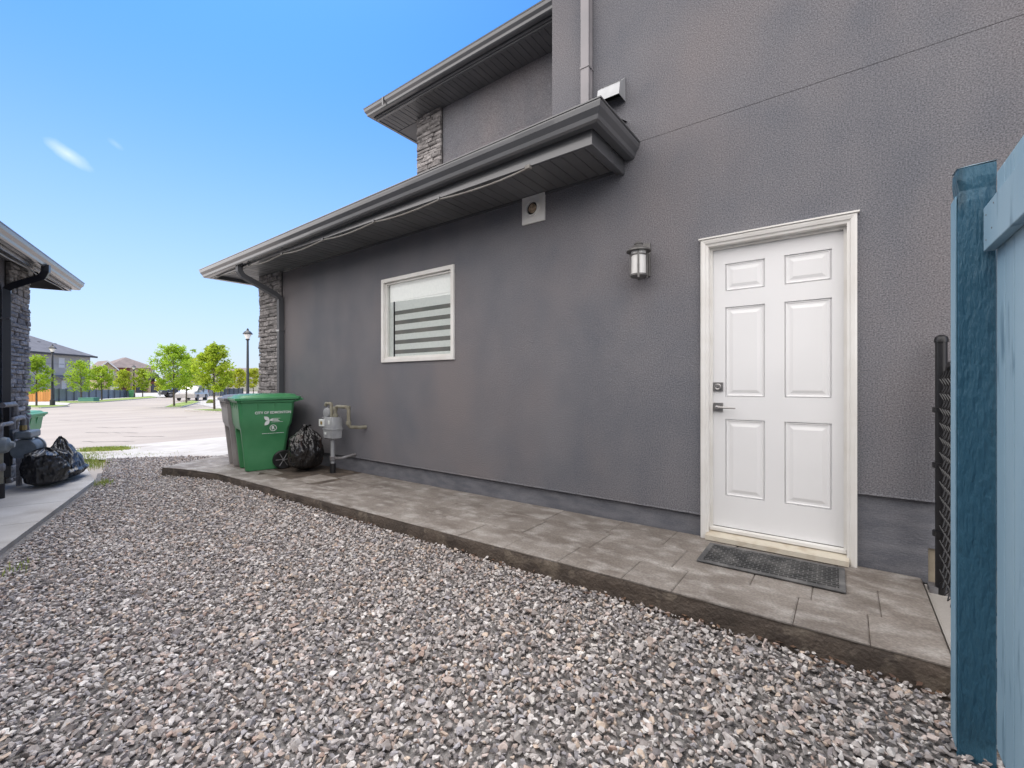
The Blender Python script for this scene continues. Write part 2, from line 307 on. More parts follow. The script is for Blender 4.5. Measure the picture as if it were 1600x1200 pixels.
for k_ in range(7):
    v_ = (690, 676, 668, 657, 652, 647, 682)[k_]; u_ = rc.uniform(90, 260); pl = []; uu = u_
    while uu < u_ + rc.uniform(60, 130): pl.append((uu, v_ + rc.uniform(-.5, .5))); uu += 9
    pts_ = [G(a_, b_, -0.024) for a_, b_ in pl]; mb = MB(); wd_ = .02
    for a_, b_ in zip(pts_[:-1], pts_[1:]):
        n_ = Vector((-(b_-a_).y, (b_-a_).x, 0)).normalized()*wd_; mb.quad(a_-n_, b_-n_, b_+n_, a_+n_)
    mb.build('road_crack', M['tar'], kind='structure')
sheet('asphalt_patch', gp((100, 700), (100, 693), (222, 690), (225, 694), (150, 697)), -0.022, M['road'], label='grey worn gutter strip')
def kerbed(name, uvs, label):
    pts = gp(*uvs); s = sheet(name, pts, 0.055, M['lawn'], label=label)
    m = MB()
    for i in range(len(pts)):
        a, b = Vector(pts[i]), Vector(pts[(i+1) % len(pts)]); d = (b - a); 
        if d.length < .05: continue
        c = (a+b)/2; m.obox(c, d, (-d.y, d.x), d.length, 0.14, min(zt(a.x), zt(b.x)) - .1, zt(c.x) + 0.05)
    k = m.build('kerb', M['curb'], s); return s
sheet('far_pavement', gp((20, 633), (105, 633.2), (112, 629.2), (240, 621.5), (300, 619), (300, 612), (20, 612)), 0.02, M['curb'], label='pale far pavement beyond the road')
kerbed('lawn', ((20, 637.5), (62, 637.5), (107, 635), (88, 633.6), (20, 633.6)), 'grass strip round the left street lamp')
kerbed('lawn', ((108, 630.2), (150, 629), (246, 621.2), (235, 619.4), (150, 626), (82, 628.5)), 'long grass strip before the blue fence')
kerbed('lawn', ((257, 637), (282, 636.5), (312, 628.5), (300, 626.5), (268, 632.5)), 'grass strip under the left pair of trees')
kerbed('lawn', ((290, 641.5), (350, 643.5), (395, 643), (395, 639.5), (350, 639.3)), 'grass strip under the tall tree by the carts')
sheet('lawn', gp((20, 611.2), (480, 611.2), (480, 604), (20, 604)), 0.05, M['lawn'], label='far lawns between the houses')
sheet('far_driveway', gp((300, 630), (345, 638), (420, 638), (420, 622), (330, 621)), -0.01, M['pad'], label='pale driveway beyond the trees')
# ================================================================ gravel
WE = [(0.36, -0.985), (-6.4, -1.07), (-7.0, -1.20), (-7.52, -1.36)]           # walkway front edge
def gz(x, y):
    k = min(1, max(0, (-1.0 - y) / 1.3)); return -0.115 - 0.06 * k - 0.03 * min(1, max(0, (-x - 6) / 3))
G_POLY = [(1.5, -0.95), (0.36, -0.985), (-6.4, -1.07), (-7.0, -1.20), (-7.52, -1.36), (-7.97, -.57), (-8.68, -.2), (-10.1, -1.42), (-7.86, -1.93), (-5.0, -3.0), (1.5, -5.45)]
def inside(x, y, poly):
    c = np.zeros(x.shape, bool); n = len(poly)
    for i in range(n):
        x0, y0 = poly[i]; x1, y1 = poly[(i+1) % n]
        cond = (y0 > y) != (y1 > y)
        c ^= cond & (x < (x1-x0)*(y-y0)/(y1-y0+1e-12)+x0)
    return c
bm_ = MB(); nx = 40
for i in range(nx):
    for j in range(12):
        x0 = -10.6 + i*12.6/nx; x1 = x0 + 12.6/nx; y0 = -5.9 + j*6.0/12; y1 = y0 + .5
        if x1 < -8.4: continue
        bm_.quad(*[(x, y, gz(x, y) - 0.021) for x, y in ((x0,y0),(x1,y0),(x1,y1),(x0,y1))])
bm_.add([(x, y, gz(x, y)-.028) for x, y in ((-8.3, -.1), (-10.05, -1.4), (-8.3, -1.9))], [(0, 1, 2)]); bm_.build('gravel_base', M['dirt'], kind='structure')
def gravel():
    import bmesh
    r = np.random.RandomState(3); protos = []
    for k in range(36):
        bm = bmesh.new(); n = r.randint(9, 14)
        pts = r.normal(size=(n, 3)); pts /= np.linalg.norm(pts, axis=1)[:, None]; pts *= (0.8 + 0.35 * r.rand(n, 1))
        pts *= np.array([1, 0.74, 0.52]) * (0.85 + 0.3 * r.rand(3))
        for p in pts: bm.verts.new(p)
        res = bmesh.ops.convex_hull(bm, input=bm.verts); 
        for v in [v for v in bm.verts if not v.link_faces]: bm.verts.remove(v)
        bmesh.ops.triangulate(bm, faces=bm.faces); bm.verts.index_update(); bm.verts.ensure_lookup_table()
        protos.append((np.array([v.co[:] for v in bm.verts]), np.array([[v.index for v in f.verts] for f in bm.faces]))); bm.free()
    sp = 0.0187
    xs, ys = np.meshgrid(np.arange(-10.4, 1.3, sp), np.arange(-5.2, 0.0, sp)); xs = xs.ravel(); ys = ys.ravel()
    xs = xs + r.uniform(-.5, .5, xs.shape) * sp * 1.5; ys = ys + r.uniform(-.5, .5, ys.shape) * sp * 1.5
    t = (xs * AX.x + (ys + 3.42) * AX.y); u = (xs * RT.x + (ys + 3.42) * RT.y) / t
    k = inside(xs, ys, G_POLY) & (t > 1.0) & (u > -1.35) & (u < 1.4) & (np.abs(u) < 1.5)
    far = t > 4.5; k &= (~far) | (r.rand(len(xs)) < 0.8)
    xs, ys, t = xs[k], ys[k], t[k]; n = len(xs)
    pal = np.array([(.34,.325,.32),(.27,.255,.25),(.43,.42,.415),(.20,.185,.18),(.30,.25,.225),(.36,.30,.25),(.24,.235,.25),(.38,.33,.31),(.45,.44,.425),(.29,.22,.19),(.16,.15,.155)])
    prob = np.array([.20,.17,.13,.13,.07,.06,.10,.07,.03,.02,.05]); prob /= prob.sum()
    V = []; F = []; Cc = []; off = 0
    size = 0.0133 * np.exp(r.normal(0, .30, n)); pi = r.randint(0, len(protos), n); ci = r.choice(len(pal), n, p=prob)
    for i in range(n):
        pv, pf = protos[pi[i]]
        a = r.uniform(0, 6.283); tl = r.normal(0, .42); tb = r.normal(0, .42)
        ca, sa = math.cos(a), math.sin(a); ct, st = math.cos(tl), math.sin(tl); cb, sb = math.cos(tb), math.sin(tb)
        Rm = np.array([[ca,-sa,0],[sa,ca,0],[0,0,1]]) @ np.array([[1,0,0],[0,ct,-st],[0,st,ct]]) @ np.array([[cb,0,sb],[0,1,0],[-sb,0,cb]])
        V.append((pv * size[i]) @ Rm.T + np.array([xs[i], ys[i], gz(xs[i], ys[i]) - .012 + abs(r.normal(0, .0085))]))
        F.append(pf + off); off += len(pv)
        col = pal[ci[i]] * (0.85 + .3 * r.rand()); Cc.append(np.repeat(np.append(col, 1)[None], len(pv), 0))
    V = np.concatenate(V); F = np.concatenate(F); Cc = np.concatenate(Cc)
    me = bpy.data.meshes.new('gravel'); me.vertices.add(len(V)); me.vertices.foreach_set('co', V.ravel().astype(np.float32))
    me.loops.add(F.size); me.loops.foreach_set('vertex_index', F.ravel().astype(np.int32))
    me.polygons.add(len(F)); me.polygons.foreach_set('loop_start', np.arange(0, F.size, 3, dtype=np.int32)); me.update(calc_edges=True)
    at = me.color_attributes.new('Col', 'FLOAT_COLOR', 'POINT'); at.data.foreach_set('color', Cc.ravel().astype(np.float32))
    me.polygons.foreach_set('use_smooth', np.zeros(len(F), dtype=bool))
    me.materials.append(M['gravel']); o = bpy.data.objects.new('gravel', me); C.objects.link(o)
    tag(o, 'crushed grey and pinkish gravel filling the gap between the houses', 'gravel', kind='stuff'); print('gravel stones', n, 'tris', len(F))
gravel()
# ================================================================ walkway of stamped slabs
wk = empty('walkway', (0, 0, 0), kind='structure', label='stamped concrete walkway with stained slabs along the grey wall')
def wz(x): return -0.005 - 0.035 * min(1, max(0, (-x - 1) / 5))
def wedge(x): # front y of walkway at x
    pts = sorted(WE)
    for (a, ya), (b, yb) in zip(pts[:-1], pts[1:]):
        if a <= x <= b: return ya + (yb-ya)*(x-a)/(b-a)
    return pts[0][1] if x < pts[0][0] else pts[-1][1]
def wend(y): # left end x for y
    return -7.52 + (y + 1.36) / (0.80) * (-0.45)
mb = MB()   # body of the walkway (sides)
top = [(0.36, 0.02), (0.22, 0.02), (-8.0, .02), (-7.97, -.57), (-7.52, -1.355), (-7.0, -1.195), (-6.4, -1.065), (-3, -1.027), (0.345, -.98)]
top = [(0.345, 0.02), (-8.2, .02), (-7.97, -.57), (-7.52, -1.355), (-7.0, -1.195), (-6.4, -1.065), (-3, -1.027), (0.345, -.98)]
n = len(top)
mb.add([(x, y, -.35) for x, y in top] + [(x, y, wz(x) - 0.005) for x, y in top], [tuple(range(n, 2*n))] + [(i, (i+1) % n, (i+1) % n + n, i+n) for i in range(n)])
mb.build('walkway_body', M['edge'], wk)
def rough_edge():
    mb = MB(); V = []; F = []; path = [(0.345, -.98), (-3, -1.027), (-6.4, -1.065), (-7.0, -1.195), (-7.52, -1.355)]; pts = []
    for (x0, y0), (x1, y1) in zip(path[:-1], path[1:]):
        n_ = max(2, int(math.hypot(x1-x0, y1-y0)/.025)); pts += [(x0+(x1-x0)*i/n_, y0+(y1-y0)*i/n_) for i in range(n_)]
    pts.append(path[-1]); K = 9
    for x, y in pts:
        for k in range(K):
            q = k/(K-1); z = wz(x)-.006-q*.2; d = .004+.006*noise.noise(Vector((x*6, y*6, z*14)))+.005*noise.noise(Vector((x*22, y*22, z*40)))+(.012*q)
            if k == 0: d = -.004
            V.append((x, y-d-.002, z))
    for i in range(len(pts)-1):
        for k in range(K-1): a = i*K+k; F.append((a, a+1, a+K+1, a+K))
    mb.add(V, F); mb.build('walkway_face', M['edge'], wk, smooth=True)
rough_edge()
def xend(y): return 0.345
r2 = random.Random(11)
def slab(cx):  # polygon corners list
    m = MB(); n = len(cx); g = 0.0016; cxm = sum(p[0] for p in cx)/n; cym = sum(p[1] for p in cx)/n
    inn = []; inn2 = []
    for p in cx:
        d = Vector((p[0]-cxm, p[1]-cym)); f = 1 - g / max(.05, d.length) * 1.3; f2 = 1 - (g + .007) / max(.05, d.length) * 1.3
        inn.append((cxm + d.x*f, cym + d.y*f)); inn2.append((cxm + d.x*f2, cym + d.y*f2))
    dz = r2.uniform(-.0015, .0015); j = [r2.uniform(-.001, .001) for _ in range(n)]
    m.loft([[(p[0], p[1], wz(p[0]) - .009) for p in inn], [(p[0], p[1], wz(p[0]) - .003 + dz) for p in inn], [(p[0], p[1], wz(p[0]) + .001 + dz + j[i]) for i, p in enumerate(inn2)]])
    m.build('slab', M['slab'], wk, smooth=False)
rowf = [0.0, 0.34, 0.68, 1.0]
for ri in range(3):
    x = 9.0; started = False
    x = 0.6 - r2.uniform(0, .2)
    ya = lambda X, k=ri: 0.018 + (wedge(X) + .0 - 0.018) * rowf[k]
    yb = lambda X, k=ri: 0.018 + (wedge(X) + .0 - 0.018) * rowf[k+1]
    stops = []
    while x > -8.3: stops.append(x); x -= r2.choice((0.28, 0.42, 0.42, 0.55))
    stops.append(-9)
    for a, b in zip(stops[:-1], stops[1:]):
        def clampx(X, y):
            return max(min(X, xend(y)), wend(y) if y < -.57 else -7.97 - (y + .57) / .59 * .23)
        pts = []
        for X, fn in ((a, ya), (b, ya), (b, yb), (a, yb)):
            y = fn(X); y = fn(clampx(X, y)); pts.append((clampx(X, y), y))
        if abs(pts[0][0]-pts[1][0]) < .03 and abs(pts[2][0]-pts[3][0]) < .03: continue
        if min(abs(pts[0][0]-pts[1][0]), abs(pts[2][0]-pts[3][0])) < .01: pts = [p for i, p in enumerate(pts) if all(abs(p[0]-q[0])+abs(p[1]-q[1]) > .012 for q in pts[:i])]
        slab(pts)
MB().prism([(0.358, .02), (0.358, -.985), (0.365, -1.06), (0.44, -1.2), (0.60, -1.2), (0.6, .02)], -.3, -.035).build('concrete_strip', M['pad'], kind='structure')
# left neighbour's pad
LO = Vector((-9.11, -2.47, -0.15)); LR = math.atan2(-.353, .936)
lx = Vector((math.cos(LR), math.sin(LR))); ln = Vector((-lx.y, lx.x))
def LW(x, y): return (LO.x + lx.x*x + ln.x*y, LO.y + lx.y*x + ln.y*y)
pad = empty('pavement', (0, 0, 0), kind='structure', label='pale concrete side path along the stone cornered house')
js = [1.03, 1.6, 2.25, 3.1, 3.9, 4.7, 5.5, 6.5, 8, 9.5, 11]
m = MB(); m.prism([LW(-.3, -.2), LW(12, -.2), LW(12, .90), LW(1.03, .90), (-11.2, -1.62), (-10.3, -2.8)], -.4, -.157); m.build('path_body', M['pad'], pad)
def pslab(poly):
    c = Vector((sum(p[0] for p in poly)/len(poly), sum(p[1] for p in poly)/len(poly)))
    q = [(c.x + (p[0]-c.x)*(1-.006/max(.1, (Vector(p)-c).length)), c.y + (p[1]-c.y)*(1-.006/max(.1, (Vector(p)-c).length))) for p in poly]
    MB().prism(q, -.165, -.150).build('slab', M['pad'], pad, bevel=.003, segs=1)
for a, b in zip(js[:-1], js[1:]): pslab([LW(a, 0), LW(b, 0), LW(b, .905), LW(a, .905)])
pslab([LW(1.03, 0), LW(1.03, .905), tuple(Vector(LW(1.03, .905)).lerp(Vector((-11.2, -1.62)), .45)), LW(-.2, 0.0)])
pslab([LW(-.2, 0), tuple(Vector(LW(1.03, .905)).lerp(Vector((-11.2, -1.62)), .45)), (-11.2, -1.62), (-10.3, -2.8)])
# ================================================================ our house
house = empty('grey_house', (0, 0, 0), label='dark grey stucco house with white side door, small window and low garage eave', cat='house')
def wall_rect(mb, x0, x1, z0, z1, y, holes=(), thick=0.15):
    xs = sorted({x0, x1, *[h[0] for h in holes], *[h[1] for h in holes]}); zs = sorted({z0, z1, *[h[2] for h in holes], *[h[3] for h in holes]})
    for a, b in zip(xs[:-1], xs[1:]):
        for c, d in zip(zs[:-1], zs[1:]):
            if any(a >= h[0]-1e-6 and b <= h[1]+1e-6 and c >= h[2]-1e-6 and d <= h[3]+1e-6 for h in holes): continue
            mb.quad((a, y, c), (b, y, c), (b, y, d), (a, y, d))
    for h in holes:
        a, b, c, d = h
        mb.quad((a,y,c),(a,y,d),(a,y+thick,d),(a,y+thick,c)); mb.quad((b,y,c),(b,y+thick,c),(b,y+thick,d),(b,y,d))
        mb.quad((a,y,d),(b,y,d),(b,y+thick,d),(a,y+thick,d)); mb.quad((a,y,c),(a,y+thick,c),(b,y+thick,c),(b,y,c))
DX0, DX1, DZ = -0.836, 0.056, 2.13
WX0, WX1, WZ0, WZ1 = -4.507, -3.297, 1.358, 2.358
mb = MB(); zt0 = .155
wall_rect(mb, -6.95, DX0, zt0, 3.0, 0.0, [(WX0+.02, WX1-.02, WZ0+.02, WZ1-.02)])
wall_rect(mb, DX0, DX1, DZ-.02, 3.0, 0.0)
wall_rect(mb, DX1, 7.0, .44, 3.0, 0.0)
mb.quad((-6.95, 0, zt0), (-6.95, 0.04, zt0), (DX0, 0.04, zt0), (DX0, 0, zt0)); mb.quad((DX1, 0, .44), (DX1, .04, .44), (7, .04, .44), (7, 0, .44))
mb.quad((DX0, 0, zt0), (DX0, .12, zt0), (DX0, .12, 2.11), (DX0, 0, 2.11)); mb.quad((DX1, 0, .44), (DX1, 0, 2.11), (DX1, .12, 2.11), (DX1, .12, .44))
mb.quad((-7.62, 0, -.3), (-7.62, 7.5, -.3), (-7.62, 7.5, 2.83), (-7.62, 0, 2.83))
mb.build('wall', M['stucco'], house)
mb = MB(); wall_rect(mb, -2.10, 7.0, 3.003, 5.5, 0.0); mb.quad((-2.1, 0, 3.003), (-2.1, 0.03, 3.003), (7, .03, 3.003), (7, 0, 3.003))
mb.quad((-2.10, 0, 3.0), (-2.10, 0, 5.5), (-2.10, 1.65, 5.5), (-2.10, 1.65, 3.0))
mb.build('wall', M['stucco'], house)
MB().box(-7.0, 7, .006, .05, 2.98, 3.02).build('joint_strip', M['parging'], house)
mb = MB(); wall_rect(mb, -5.15, -2.10, 3.2, 5.5, 1.65); mb.quad((-5.7, 1.70, 3.0), (-5.7, 8, 3.0), (-5.7, 8, 5.5), (-5.7, 1.70, 5.5)); mb.build('wall', M['stucco'], house)
mb = MB(); mb.box(-7.0, 7.0, .15, 7.5, 2.9, 2.95); mb.quad((7, 0, -.3), (7, 8, -.3), (7, 8, 5.5), (7, 0, 5.5)); mb.quad((-7.6, 8, -.3), (7, 8, -.3), (7, 8, 5.5), (-7.6, 8, 5.5)); mb.build('inner_shell', M['room'], house)
# parging with rough ragged surface
def rough_strip(x0, x1, z0, z1, y, name='foundation'):
    mb = MB(); nx = max(2, int((x1-x0)/.06)); nz_ = 8; vs = []; fs = []
    for i in range(nx+1):
        for j in range(nz_+1):
            x = x0+(x1-x0)*i/nx; z = z0+(z1-z0)*j/nz_; d = noise.noise(Vector((x*4, 0, z*7)))*.009 + noise.noise(Vector((x*14, 5, z*20)))*.004
            vs.append((x, y + d + (.0 if j < nz_ else .01), z))
    for i in range(nx):
        for j in range(nz_): a = i*(nz_+1)+j; fs.append((a, a+nz_+1, a+nz_+2, a+1))
    mb.add(vs, fs); return mb.build(name, M['parging'], house, smooth=True)
rough_strip(-6.95, DX0, -.06, zt0+.02, .028); rough_strip(DX1+.0, .375, -.03, .46, .028)
rough_strip(.375, 7.0, .17, .46, .028)
MB().box(.375, 7.0, .045, .1, -.3, .19).build('foundation', M['bare'], house)
# ragged lower lip of the stucco layer
def lip(x0, x1, z):
    pts = []; n_ = int((x1-x0)/.05); mb = MB(); rings = []
    for i in range(n_+1):
        x = x0+(x1-x0)*i/n_; h = .006 + .005*noise.noise(Vector((x*9, 2, 0)))
        rings.append([(x, -.001, z+.01), (x, -.004, z-h*.3), (x, .004, z-h), (x, .03, z-h*.6), (x, .03, z+.01)])
    mb.loft(rings); return mb.build('stucco_lip', M['stucco'], house, smooth=True)
lip(-6.95, DX0-.002, zt0); lip(DX1+.002, 7, .44)
# stone pieces
def stone_proto(seed):
    r = random.Random(seed); m = MB(); n = 4
    base = [(-.5, 0, -.5), (.5, 0, -.5), (.5, 0, .5), (-.5, 0, .5)]
    rings = [base]
    for y, s in ((-.6, .985), (-.9, .93), (-1.05, .6)):
        rings.append([((p[0])*s + r.uniform(-.015, .015), y + r.uniform(-.18, .18), p[2]*s*(1 if y > -1 else .75) + r.uniform(-.05, .05)) for p in base])
    m.loft(rings); me = bpy.data.meshes.new('stone'); me.from_pydata(m.v, [], m.f); me.materials.append(M['stone']); return me
SP = [stone_proto(i) for i in range(12)]
def stones(parent, x0, x1, z0, z1, y, rz=0.0, seed=0, to_local=None):
    """ledgestones on plane facing -y (rz=0) ; to_local maps (along, z) to (x,y,z)"""
    r = random.Random(seed); z = z0
    while z < z1 - .02:
        h = min(r.choice((.045, .055, .065, .08)), z1 - z); x = x0
        while x < x1 - .005:
            wd = r.uniform(.10, .34); 
            if x1 - (x + wd) < .07: wd = x1 - x
            o = bpy.data.objects.new('stone', SP[r.randrange(12)]); C.objects.link(o); o.parent = parent
            o.location = to_local(x + wd/2, z + h/2); o.rotation_euler = (r.uniform(-.02, .02), r.uniform(-.015, .015), rz)
            o.scale = (wd - .004, r.uniform(.022, .05), h - .004); x += wd
        z += h
def veneer(parent, name, x0, x1, z0, z1, y, seed):
    core = MB().box(x0+.01, x1-.01, y-.012, y+.03, z0, z1).build(name, M['mortar'], parent)
    stones(core, x0, x1, z0, z1, y, 0, seed, lambda a, z: (a, y-.012, z)); return core
veneer(house, 'stone_veneer', -7.64, -6.95, -.25, 2.83, .0, 1)
veneer(house, 'stone_veneer', -5.72, -5.15, 3.2, 5.5, 1.65, 2)
# end faces of the stone corners (street side)
c_ = MB().box(-7.652, -7.64, 0.0, .6, -.25, 2.83).build('stone_veneer', M['mortar'], house)
stones(c_, 0.0, .6, -.25, 2.83, 0, R(-90), 5, lambda a, z: (-7.652, a, z))
c_ = MB().box(-5.73, -5.72, 1.65, 2.4, 3.2, 5.5).build('stone_veneer', M['mortar'], house)
stones(c_, 1.65, 2.4, 3.2, 5.5, 0, R(-90), 6, lambda a, z: (-5.73, a, z))
# eaves
GPROF = [(0.0, .125), (0.0, .01), (0.015, 0.0), (0.07, 0.0), (0.085, .012), (0.092, .04), (0.115, .075), (0.122, .105), (0.122, .118), (.128, .118), (.128, .127), (.108, .127), (.108, .115), (.10, .11), (.08, .03), (.02, .015), (.02, .125)]
def offset_path(path, o):
    out = []; n = len(path)
    for i, p in enumerate(path):
        p = Vector(p[:2]); ns = []
        if i > 0: d = (p - Vector(path[i-1][:2])).normalized(); ns.append(Vector((d.y, -d.x)))
        if i < n-1: d = (Vector(path[i+1][:2]) - p).normalized(); ns.append(Vector((d.y, -d.x)))
        if len(ns) == 2: k = (ns[0]+ns[1]); k = k / (1 + ns[0].dot(ns[1])); out.append(p + k*o)
        else: out.append(p + ns[0]*o)
    return out
def gutter(path, parent, m, name='gutter', prof=GPROF):
    """path of (x,y,z) fascia line with the outside to the right of travel"""
    mb = MB(); n = len(path); cols = [offset_path(path, o) for o, _ in prof]
    rings = [[(cols[k][i].x, cols[k][i].y, path[i][2] + prof[k][1]) for k in range(len(prof))] for i in range(n)]
    mb.loft(rings); return mb.build(name, m, parent)
def fascia(path, parent, m, z0, z1, th=.02):
    mb = MB(); a = offset_path(path, 0); b = offset_path(path, -th); n = len(path)
    rings = [[(a[i].x, a[i].y, path[i][2]+z1), (b[i].x, b[i].y, path[i][2]+z1), (b[i].x, b[i].y, z0), (a[i].x, a[i].y, z0)] for i in range(n)]
    mb.loft(rings); return mb.build('fascia', m, parent)
def soffit(parent, x0, x1, yo, yi, z, m, xl=None, step=.2):
    so_ = MB().box(x0, x1, yo, yi, z+.03, z+.05).build('soffit', m, parent)
    n = round((x1-x0)/step); step = (x1-x0)/n
    m1 = MB(); g = .003
    prof = [(g, 0.012), (g, 0.0), (step*.46, 0.0), (step*.5, .008), (step*.54, 0.0), (step-g, 0.0), (step-g, .012)]
    # one panel with a centre groove
    rings = [[(p[0], y, p[1]) for p in prof] for y in (yo, yi)]
    m1.loft(rings)
    me = bpy.data.meshes.new('soffit_panel'); me.from_pydata(m1.v, [], m1.f); me.materials.append(m)
    for i in range(n):
        o = bpy.data.objects.new('soffit_panel', me); C.objects.link(o); o.parent = so_; o.location = (x0 + i*step, 0, z + (.0015 if i % 2 else 0))
    return so_
SZ = 2.83
path = [(-8.05, 7.0, 2.81), (-8.05, -.58, 2.80), (-1.42, -.58, 2.885), (-1.42, -.002, 2.895)]
path = [(-8.05, 7.0, 2.785), (-8.05, -.58, 2.775), (-1.42, -.58, 2.873), (-1.42, -.002, 2.878)]
gutter(path, house, M['metal_dk'])
fascia(path, house, M['metal_dk'], 2.775, .10)
soffit(house, -8.03, -1.44, -.535, -.002, SZ, M['soffit'])
MB().box(-8.03, -1.44, -.56, -.53, 2.79, 2.86).build('fascia_trim', M['metal_dk'], house)
MB().box(-1.49, -1.44, -.53, -.002, 2.79, 2.86).build('fascia_trim', M['metal_dk'], house)
MB().box(-7.62, -1.49, -.012, -.002, 2.806, 2.828).build('soffit_channel', M['metal_dk'], house)
MB().box(-8.03, -7.66, -.0, 7, 2.83, 2.85).build('soffit', M['soffit'], house)
mb = MB(); k = .33; z0 = 2.93
mb.add([(-8.08, -.62, z0-.03), (-1.40, -.62, z0+.07), (-1.40, .0, z0+.27), (-2.1, 0, z0+.28), (-2.1, 1.65, z0+.8), (-5.8, 1.65, z0+.78)], [(0, 1, 2, 3, 4, 5)])
mb.add([(-8.08, -.62, z0-.03), (-5.8, 1.65, z0+.78), (-5.8, 7.5, z0+.78), (-8.08, 7.5, z0-.03)], [(0, 1, 2, 3)])
mb.build('roof', M['shingle'], house)
# upper eave
path = [(-6.27, 8.0, 5.52), (-6.27, 1.18, 5.52), (-2.10, 1.18, 5.52)]
gutter(path, house, M['metal_dk']); fascia(path, house, M['metal_dk'], 5.49, .12)
soffit(house, -6.25, -2.10, 1.20, 1.648, 5.5, M['soffit'])
mb = MB(); mb.box(-6.25, -5.73, 1.66, 8, 5.5, 5.53); mb.build('soffit', M['soffit'], house)
MB().box(-6.25, -2.1, 1.20, 1.23, 5.47, 5.51).build('fascia_trim', M['metal_dk'], house)
path = [(-2.5, 1.1, 5.52), (-2.5, -.5, 5.52), (7.5, -.5, 5.52)]
gutter(path, house, M['metal_dk']); fascia(path, house, M['metal_dk'], 5.49, .12)
MB().box(-2.48, 7.5, -.48, -.002, 5.5, 5.53).build('soffit', M['soffit'], house)
mb = MB(); mb.add([(-6.4, 1.05, 5.65), (7.6, 1.05, 5.65), (7.6, 8.4, 5.65), (-6.4, 8.4, 5.65), (-2.4, 4.7, 7.2), (3.5, 4.7, 7.2)], [(0,1,5,4), (1,2,5), (2,3,4,5), (3,0,4)])
mb.add([(-2.6, -.6, 5.63), (7.6, -.6, 5.63), (7.6, 3.0, 6.4), (-2.6, 3.0, 6.4), (-2.6, 3, 5.63)], [(0,1,2,3), (0,3,4)]); mb.build('roof', M['shingle'], house)
# gutter seam straps
mb = MB(); mb.box(-5.9, -5.87, 1.045, 1.05, 5.52, 5.65); mb.build('gutter_strap', M['metal_dk'], house)
# downspouts
RP = [(-1, -1), (-.33, -1), (-.28, -.88), (.28, -.88), (.33, -1), (1, -1), (1, 1), (-1, 1)]
def spout(path, parent, m, w=.035, name='downspout'):
    mb = MB(); mb.tube(path, w, prof=RP); return mb.build(name, m, parent)
spout([(-6.98, -.60, 2.80), (-6.98, -.60, 2.72), (-6.98, -.56, 2.66), (-6.94, -.12, 2.46), (-6.92, -.052, 2.40), (-6.92, -.048, 2.30), (-6.92, -.048, .1), (-6.92, -.09, .02), (-6.92, -.25, -.01)], house, M['spout_dk'], .036)
sp_ = spout([(-1.735, -.047, 3.02), (-1.735, -.047, 4.6), (-1.735, -.047, 5.45)], house, M['spout_lt'], .037)
mb = MB(); mb.box(-1.777, -1.693, -.09, -.002, 3.72, 3.735); mb.build('strap', M['spout_lt'], sp_)
for z in (1.9, .9): MB().box(-6.966, -6.874, -.09, -.002, z, z+.025).build('strap', M['metal_dk'], house)
# vents
v = MB().box(-2.416, -2.169, -.022, -.001, 2.575, 2.826).build('wall_vent', M['trim'], house, bevel=.004)
mb = MB(); mb.lathe([(.068, -.0), (.068, -.03), (.060, -.03), (.058, .0)], (-2.29, -.022, 2.70), 24, 'y'); mb.build('collar', M['trim'], v)
mb = MB(); mb.lathe([(.0, -.004), (.058, -.004), (.058, -.001), (0, -.001)], (-2.29, -.024, 2.70), 24, 'y'); mb.build('opening', M['black'], v)
mb = MB(); rings = []
for i in range(9):
    a = i/8; rr = .044*math.sin(math.pi*min(.999, a*.8+.12)); rings.append([(-2.283+rr*math.cos(t*.7854), -.035-.012*rr/.04*math.sin(t*.7854)-.01, 2.655+.085*a+.0*t) for t in range(8)])
mb.loft(rings); mb.build('nest', M['nest'], v, smooth=True)
v = MB(); hx0, hx1, hz = -1.60, -1.415, 3.36
v.add([(hx0, -.002, hz), (hx1, -.002, hz), (hx1, -.002, hz+.19), (hx0, -.002, hz+.19), (hx0, -.13, hz), (hx1, -.13, hz), (hx1, -.11, hz+.10), (hx0, -.11, hz+.10)],
      [(0,3,7,4), (1,5,6,2), (3,2,6,7), (7,6,5,4)])
hood = v.build('vent_hood', M['hood'], house); 
hs = hood.modifiers.new('solid', 'SOLIDIFY'); hs.thickness = .003
MB().box(hx0+.01, hx1-.01, -.06, -.05, hz+.02, hz+.15).build('flap', M['black'], hood)
# window
win = empty('window', (0, 0, 0)); win.parent = house
def ring_frame(x0, x1, z0, z1, wd, y0, y1):
    mb = MB(); mb.box(x0, x0+wd, y0, y1, z0, z1); mb.box(x1-wd, x1, y0, y1, z0, z1); mb.box(x0+wd, x1-wd, y0, y1, z1-wd, z1); mb.box(x0+wd, x1-wd, y0, y1, z0, z0+wd); return mb
ring_frame(WX0, WX1, WZ0, WZ1, .045, -.022, .06).build('frame', M['trim'], win, bevel=.004)
ring_frame(WX0+.047, WX1-.047, WZ0+.047, WZ1-.047, .02, .008, .05).build('sash', M['trim'], win, bevel=.003)
MB().quad((WX0+.06, .03, WZ0+.06), (WX1-.06, .03, WZ0+.06), (WX1-.06, .03, WZ1-.06), (WX0+.06, .03, WZ1-.06)).build('pane', M['glass'], win)
zb = WZ0+.07; k = 0
MB().box(WX0+.02, WX1-.02, 0.07, .09, WZ1-.26, WZ1-.02).build('sky_reflection_panel', M['blind_w'], win)  # white panel stands in for bright sky mirrored in the upper glass
z = WZ1-.262
MB().box(WX0+.15, WX1-.02, .070, .072, z-.12, z-.001).build('blind_band', M['blind_w'], win); z -= .12
